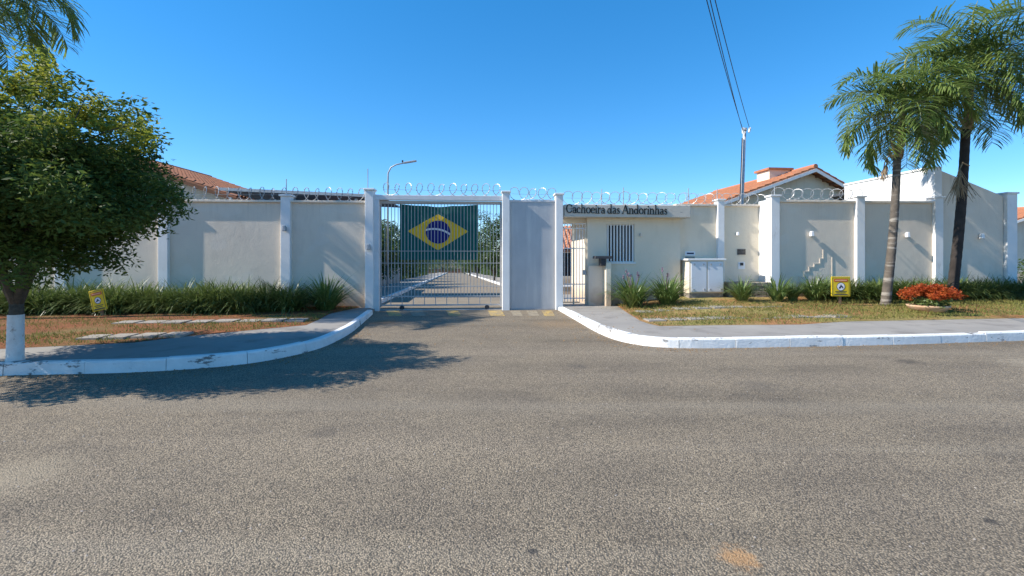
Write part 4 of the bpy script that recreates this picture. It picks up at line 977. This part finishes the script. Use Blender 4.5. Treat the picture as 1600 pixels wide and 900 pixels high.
gable_house('house', 'house with orange clay tile gable roof and chimney behind the right wall', 13.93, 22, 5.62, 8.6, 3.72, 16.4, 4.35, 8, math.radians(6), 'cream_stucco', 'roof_clay', chimney=(12.75, 13.85, 1.6, 2.6, 5.78))
gable_house('house', 'house with weathered clay tile roof rising behind the left wall', -17.2, 19.5, 6.0, -22.6, 4.1, -11.2, 3.95, 7, 0, 'stucco', 'old_roof_clay', barge='eave_wood')
# carport roof left of the gate
cpt = thing('carport', (-8, 18, -.1), 'flat dark metal carport roof edge visible above the left wall', 'carport')
MB().add([(-10.9, 17.9, 4.02), (-5.0, 18.3, 3.80), (-5.0, 21.5, 3.72), (-10.9, 21.2, 3.94), (-10.9, 17.9, 4.06), (-5.0, 18.3, 3.84), (-5.0, 21.5, 3.76), (-10.9, 21.2, 3.98)], [(3, 2, 1, 0), (4, 5, 6, 7), (0, 1, 5, 4), (1, 2, 6, 5), (2, 3, 7, 6), (3, 0, 4, 7)]).build('roof_sheet', 'carport_sheet', cpt)
MB().add([(-10.9, 17.86, 3.99), (-5.0, 18.26, 3.77), (-5.0, 18.29, 3.77), (-10.9, 17.89, 3.99), (-10.9, 17.86, 4.10), (-5.0, 18.26, 3.88), (-5.0, 18.29, 3.88), (-10.9, 17.89, 4.10)], [(3, 2, 1, 0), (4, 5, 6, 7), (0, 1, 5, 4), (1, 2, 6, 5), (2, 3, 7, 6), (3, 0, 4, 7)]).build('fascia', 'galvanised', cpt)
for (x, y) in ((-10.6, 18.1), (-6.0, 18.5), (-6.9, 21.2), (-10.6, 21)): MB().box((x-.05, y-.05, -.3), (x+.05, y+.05, 3.75), None).build('post', 'galvanised', cpt)
# houses along the inner road
def inner_house(x0, x1, y0, y1, ze_, zr_, label, roof='old_roof_clay', facing=1, wallmat='stucco'):
    zb = inner_z(y1)-.1; root = thing('house', ((x0+x1)/2, (y0+y1)/2, zb), label, 'house')
    MB().box((x0, y0, zb), (x1, y1, ze_-.1), None).build('wall', wallmat, root); xm = (x0+x1)/2
    for xe in (x0-.7, x1+.7):
        v = Vector((xe-xm, 0, ze_-.15-zr_)); tile_plane((xm, y0-.6, zr_), (0, 1, 0), y1-y0+1.2, v, v.length, 'roof_slope', roof, root)
    MB().prism([(x0, ze_-.1), (x1, ze_-.1), (xm, zr_-.12)], lambda s, d, z: (s, d, z), y0, y0+.15).build('gable', wallmat, root)
    xf = x1 if facing > 0 else x0
    for k in range(int((y1-y0)/3)):
        yy = y0+.8+k*3; w = MB().box((min(xf, xf+.03*facing), yy, zb+1.0), (max(xf, xf+.03*facing), yy+1.4, zb+2.1), None).build('window', 'white_paint', root)
        MB().box((min(xf+.031*facing, xf+.035*facing), yy+.07, zb+1.07), (max(xf+.031*facing, xf+.035*facing), yy+1.33, zb+2.03), None).build('pane', 'dark_glass', w)
    return root
inner_house(-15.5, -9.3, 25, 33, 2.5, 3.9, 'shaded tile-roofed house left of the inner road behind the gate')
inner_house(-18.5, -12.0, 38, 47, 2.2, 3.6, 'farther tile-roofed house left of the inner road under the flag')
inner_house(-22, -15.5, 54, 64, 1.8, 3.2, 'small distant tile-roofed house left of the inner road')
ih = thing('house', (4.5, 26, -.3), 'orange-roofed house seen through the pedestrian gate', 'house')
MB().box((1.6, 26.6, -.4), (8.5, 33, 2.1), None).build('wall', 'cream_stucco', ih)
rf = tile_plane((1.2, 29.2, 3.35), (1, 0, 0), 7.8, (0, -4.0, -1.5), 4.27, 'roof_slope', 'roof_clay', ih); tile_plane((1.2, 29.2, 3.35), (1, 0, 0), 7.8, (0, 4.0, -1.5), 4.27, 'roof_slope', 'roof_clay', ih)
MB().box((1.3, 25.5, 1.80), (8.9, 25.62, 1.93), None).build('eave_beam', 'cream_stucco', ih)
MB().box((1.3, 25.45, -.4), (8.9, 25.62, .50), None).build('parapet', 'cream_stucco', ih)
for x in (1.9, 4.3, 6.7): MB().box((x-.1, 25.47, .502), (x+.1, 25.6, 1.798), None).build('post', 'cream_stucco', ih)
for x in (2.5, 4.0, 5.6): 
    w = MB().box((x, 26.56, .3), (x+1.1, 26.598, 1.8), None).build('window', 'white_paint', ih); MB().box((x+.06, 26.55, .36), (x+1.04, 26.558, 1.74), None).build('pane', 'dark_glass', w)
iw = thing('garden_wall', (4, 19, -.2), 'low sunlit cream garden wall behind the pedestrian gate', 'wall')
MB().box((1.9, 19, -.3), (6, 19.15, .33), None).build('wall_panel', 'cream_stucco', iw); MB().box((1.86, 18.96, .332), (6, 19.19, .38), None).build('coping', 'white_paint', iw)
inner_house(.5, 6.5, 46, 56, 2.0, 3.4, 'pale house right of the inner road beyond the right-hand tree', 'roof_clay', -1, 'cream_stucco')
gw = thing('garden_wall', (-7.2, 24, -.3), 'low grey garden wall left of the inner road', 'wall')
MB().box((-8.6, 22, -.4), (-8.4, 36, .65), None).build('wall_panel', 'concrete', gw); MB().box((-8.65, 22, .652), (-8.35, 36, .71), None).build('coping', 'concrete', gw)
ew = thing('end_wall', (-17.5, 158, inner_z(158)), 'low reddish wall closing the far end of the inner road', 'wall')
MB().box((-36, 158, inner_z(158)-.3), (4, 158.3, inner_z(158)+1.3), None).build('wall_panel', 'brick_red', ew); MB().box((-36, 157.95, inner_z(158)+1.301), (4, 158.35, inner_z(158)+1.4), None).build('coping', 'concrete', ew)
lc = thing('carport', (-8.6, 19.5, -.2), 'dark shaded carport left of the inner road just behind the gate', 'carport')
MB().add([(-9.8, 15.2, 2.15), (-5.9, 15.6, 1.95), (-7.1, 25.5, 1.7), (-11, 25.2, 1.9), (-9.8, 15.2, 2.27), (-5.9, 15.6, 2.07), (-7.1, 25.5, 1.82), (-11, 25.2, 2.02)], [(3, 2, 1, 0), (4, 5, 6, 7), (0, 1, 5, 4), (1, 2, 6, 5), (2, 3, 7, 6), (3, 0, 4, 7)]).build('roof', 'dark_roof', lc)
for (x, y) in ((-6.1, 16), (-6.6, 20.5), (-7.1, 25)): MB().box((x-.05, y-.05, -.4), (x+.05, y+.05, 1.8)).build('post', 'dark_metal', lc)
MB().box((-10.6, 15.3, -.5), (-10.4, 25, 1.9)).build('back_wall', 'bark', lc); MB().box((-10.4, 25.0, -.5), (-7.4, 25.15, 1.7)).build('end_wall', 'bark', lc)  # walls and posts coloured dark to stand for the carport's shade
def parked_car(cx, cy, zb, yaw, label, paint):
    root = thing('parked_car', (cx, cy, zb), label, 'car'); c, s_ = math.cos(yaw), math.sin(yaw)
    def T(x, d, z): return (cx+x*c-d*s_, cy+x*s_+d*c, zb+z)
    prof = [(-2.0, .28), (2.0, .28), (2.05, .6), (1.95, .86), (1.0, .98), (-1.75, .98), (-2.05, .85), (-2.08, .5)]
    MB().prism(prof, T, -.82, .82).build('body', paint, root, bevel=.06)
    MB().prism([(-1.7, .97), (1.05, .97), (.45, 1.42), (-1.25, 1.45)], T, -.70, .70).build('cabin', paint, root, bevel=.05)
    for sd in (-1, 1):
        a, b = (.702, .712) if sd > 0 else (-.712, -.702)
        for (p0, p1, q0, q1) in ((-1.5, -.3, -1.15, -.3), (-.22, .85, -.22, .36)):
            MB().prism([(p0, 1.02), (p1, 1.02), (q1, 1.36), (q0, 1.36)], T, a, b).build('side_window', 'dark_glass', root)
        for x in (-1.3, 1.3):
            w = MB().tube([T(x, sd*.62, .31), T(x, sd*.84, .31)], .31, 18).build('wheel', 'dark_metal', root); MB().tube([T(x, sd*.842, .31), T(x, sd*.85, .31)], .18, 14).build('rim', 'steel', w)
        MB().prism([(-2.06, .62), (-1.98, .62), (-1.98, .78), (-2.06, .78)], T, sd*.55, sd*.78).build('tail_lamp', 'sign_red', root)
    MB().prism([(-1.74, 1.0), (-1.72, 1.0), (-1.30, 1.38), (-1.32, 1.38)], T, -.6, .6).build('rear_window', 'dark_glass', root)
    return root
surface('added_car_dark', (0.02, 0.025, 0.04), (0.025, 0.03, 0.045), 3, 0.3, 0, 1, spec=0.5)
parked_car(-7.9, 20.6, inner_z(20.6), PI/2, 'dark car added to fill the shaded carport behind the gate', 'added_car_dark')  # car added as a dark mass in the carport's shade
parked_car(2.2, 40, inner_z(40)+.12, PI/2+.12, 'white car parked by the tree right of the inner road', 'car_white')
def inner_hedge(x0, x1, y0, y1, h, label):
    ym = (y0+y1)/2; root = thing('garden_hedge', ((x0+x1)/2+RDX*(ym-15.4), ym, inner_z(ym)), label, 'hedge'); rg = np.random.default_rng(int(y0*10+abs(x0)))
    k = int((y1-y0)*5*max(1, (x1-x0)/2.0)); ys_ = rg.uniform(y0, y1, k); cen = [(rg.uniform(x0, x1)+RDX*(y-15.4), y, inner_z(y)+h*rg.uniform(.08, .95)) for y in ys_]
    V, Fc = leaves(cen, [.5]*k, [70]*k, .2, rng=rg); raw('foliage', V, Fc, 'inner_leaf', root)
    for q in range(6):
        y = y0+(y1-y0)*(q+.5)/6; x = (x0+x1)/2+RDX*(y-15.4); MB().tube([(x, y, inner_z(y)-.05), (x+.05, y, inner_z(y)+h*.7)], [.04, .015], 6).build('stem', 'bark', root)
inner_hedge(-8.0, -7.1, 37, 90, 1.9, 'long dark hedge along the left side of the inner road'); inner_hedge(3.9, 4.9, 44, 110, 1.9, 'long dark hedge along the right side of the inner road')
inner_hedge(-10, 8, 150, 154, 3.4, 'tall dark hedge across the far end of the inner road')
IG = 'trees along the inner road'
def itree(x, y, h, r, label, n=90, per=100, leaf=.20):
    zb = inner_z(y); crown_tree((x, y, zb+.1), h, label, 'roadside_tree', (x, y, zb+h*.56), (r, r, h*.45), n, per, leaf, 'inner_leaf', IG, trunk_r=.11, clump_r=r*.33)
itree(-1.6, 43, 6.3, 2.2, 'leafy green tree right of the inner road beside the right gate post', 110, 110)
itree(-4.5, 62, 6.0, 2.4, 'second tree along the right side of the inner road'); itree(-7.5, 85, 6.2, 2.6, 'third tree along the right side of the inner road'); itree(-11, 112, 6.5, 3.0, 'farthest tree on the right side of the inner road')
itree(-9.6, 34.5, 4.9, 1.9, 'leafy tree left of the inner road behind the lamp pole', 110, 110); itree(-10.4, 43, 4.0, 2.3, 'second tree along the left side of the inner road'); itree(-12.2, 55, 4.2, 2.8, 'third tree along the left side of the inner road')
itree(-19.5, 135, 9, 5, 'broad tree at the far left end of the inner road', 90, 100, .34); itree(-13, 140, 9, 5, 'broad tree at the far right end of the inner road', 90, 100, .34); itree(-8.6, 28.5, 4.4, 1.9, 'nearest leafy tree left of the inner road', 110, 110)
itree(-14.8, 72, 4.6, 3.2, 'fourth tree along the left side of the inner road'); itree(-18, 98, 5.2, 4.0, 'farthest tree on the left side of the inner road')
# street lamp inside the estate
lp = thing('street_lamp', (-5.69, 22, -.1), 'curved-arm street lamp standing behind the gate', 'street lamp')
P = [(-5.69, 22, -.1), (-5.69, 22, 4.9), (-5.68, 22, 5.35), (-5.55, 22, 5.62), (-5.3, 22, 5.75), (-4.85, 22, 5.84)]
MB().tube(P, [.05, .04, .034, .032, .03, .03], 8).build('pole', 'steel', lp, smooth=True)
MB().box((-4.95, 21.92, 5.80), (-4.38, 22.08, 5.87), lambda x, y, z: (x, y, z+(x+4.9)*.16)).build('lamp_head', 'steel', lp, bevel=0.015); MB().box((-5.05, 21.98, 5.85), (-4.98, 22.02, 5.95)).build('photocell', 'dark_metal', lp)
# service pole and wires
tp = thing('service_pole', (8.06, 17, -.1), 'galvanised steel service pole rising behind the recessed wall', 'utility pole')
top = Vector(((1163.5-800)/F*17, 17, EYE+(HOR-203)/F*17))
MB().tube([(8.02, 17, -.1), Vector((8.02, 17, 0)).lerp(top, .66)+Vector((0, 0, .0)), top], [.06, .057, .054], 12).build('pole', 'pole_steel', tp, smooth=True)
MB().tube([top-Vector((0, 0, .02)), top+Vector((0, 0, .06))], .085, 12).build('cap', 'galvanised', tp); MB().tube([top+Vector((-.1, -.1, -.15)), top+Vector((-.12, -.12, .05))], .04, 8).build('insulator', 'sign_white', tp); MB().tube([top+Vector((.1, -.1, -.12)), top+Vector((.14, -.12, .05))], .04, 8).build('insulator', 'sign_white', tp)
MB().tube([Vector((7.92, 16.93, 0)), top+Vector((-.11, -.05, -.3))], .02, 6).build('conduit', 'dark_metal', tp)
for k, (px, lab) in enumerate(((1108, 'leftmost of the overhead wires climbing from the steel pole'), (1113, 'middle one of the overhead wires climbing from the steel pole'), (1121, 'rightmost of the overhead wires climbing from the steel pole'))):
    a = top+Vector((-.12 if k < 2 else .13, -.12, -.02-.05*(k == 1))); yb = 9.2; b = Vector(((px-800)/F*yb, yb, EYE+HOR/F*yb)); c = b+(b-a)*1.1
    P = [a.lerp(c, t/20)+Vector((0, 0, -.35*4*(t/20)*(1-t/20)+.35)) - Vector((0, 0, .35*(1-t/20))) for t in range(21)]
    o = MB().tube(P, .009, 5).build('overhead_wire', 'wire_black'); tag(o, lab, 'wire', 'overhead wires')
# beyond the right end of the wall
gable_house('house', 'house with orange tile roof beyond the right end of the wall', 33, 29, 4.6, 27, 2.6, 39, 2.6, 8, 0, 'stucco', 'roof_clay')
crown_tree((20.4, 18.6, 0), 2.4, 'dark rounded bush beyond the right end of the wall', 'garden_bush', (20.4, 18.6, .9), (.9, .9, .9), 30, 60, .12, 'inner_leaf', None, trunk_r=.06, clump_r=.35)
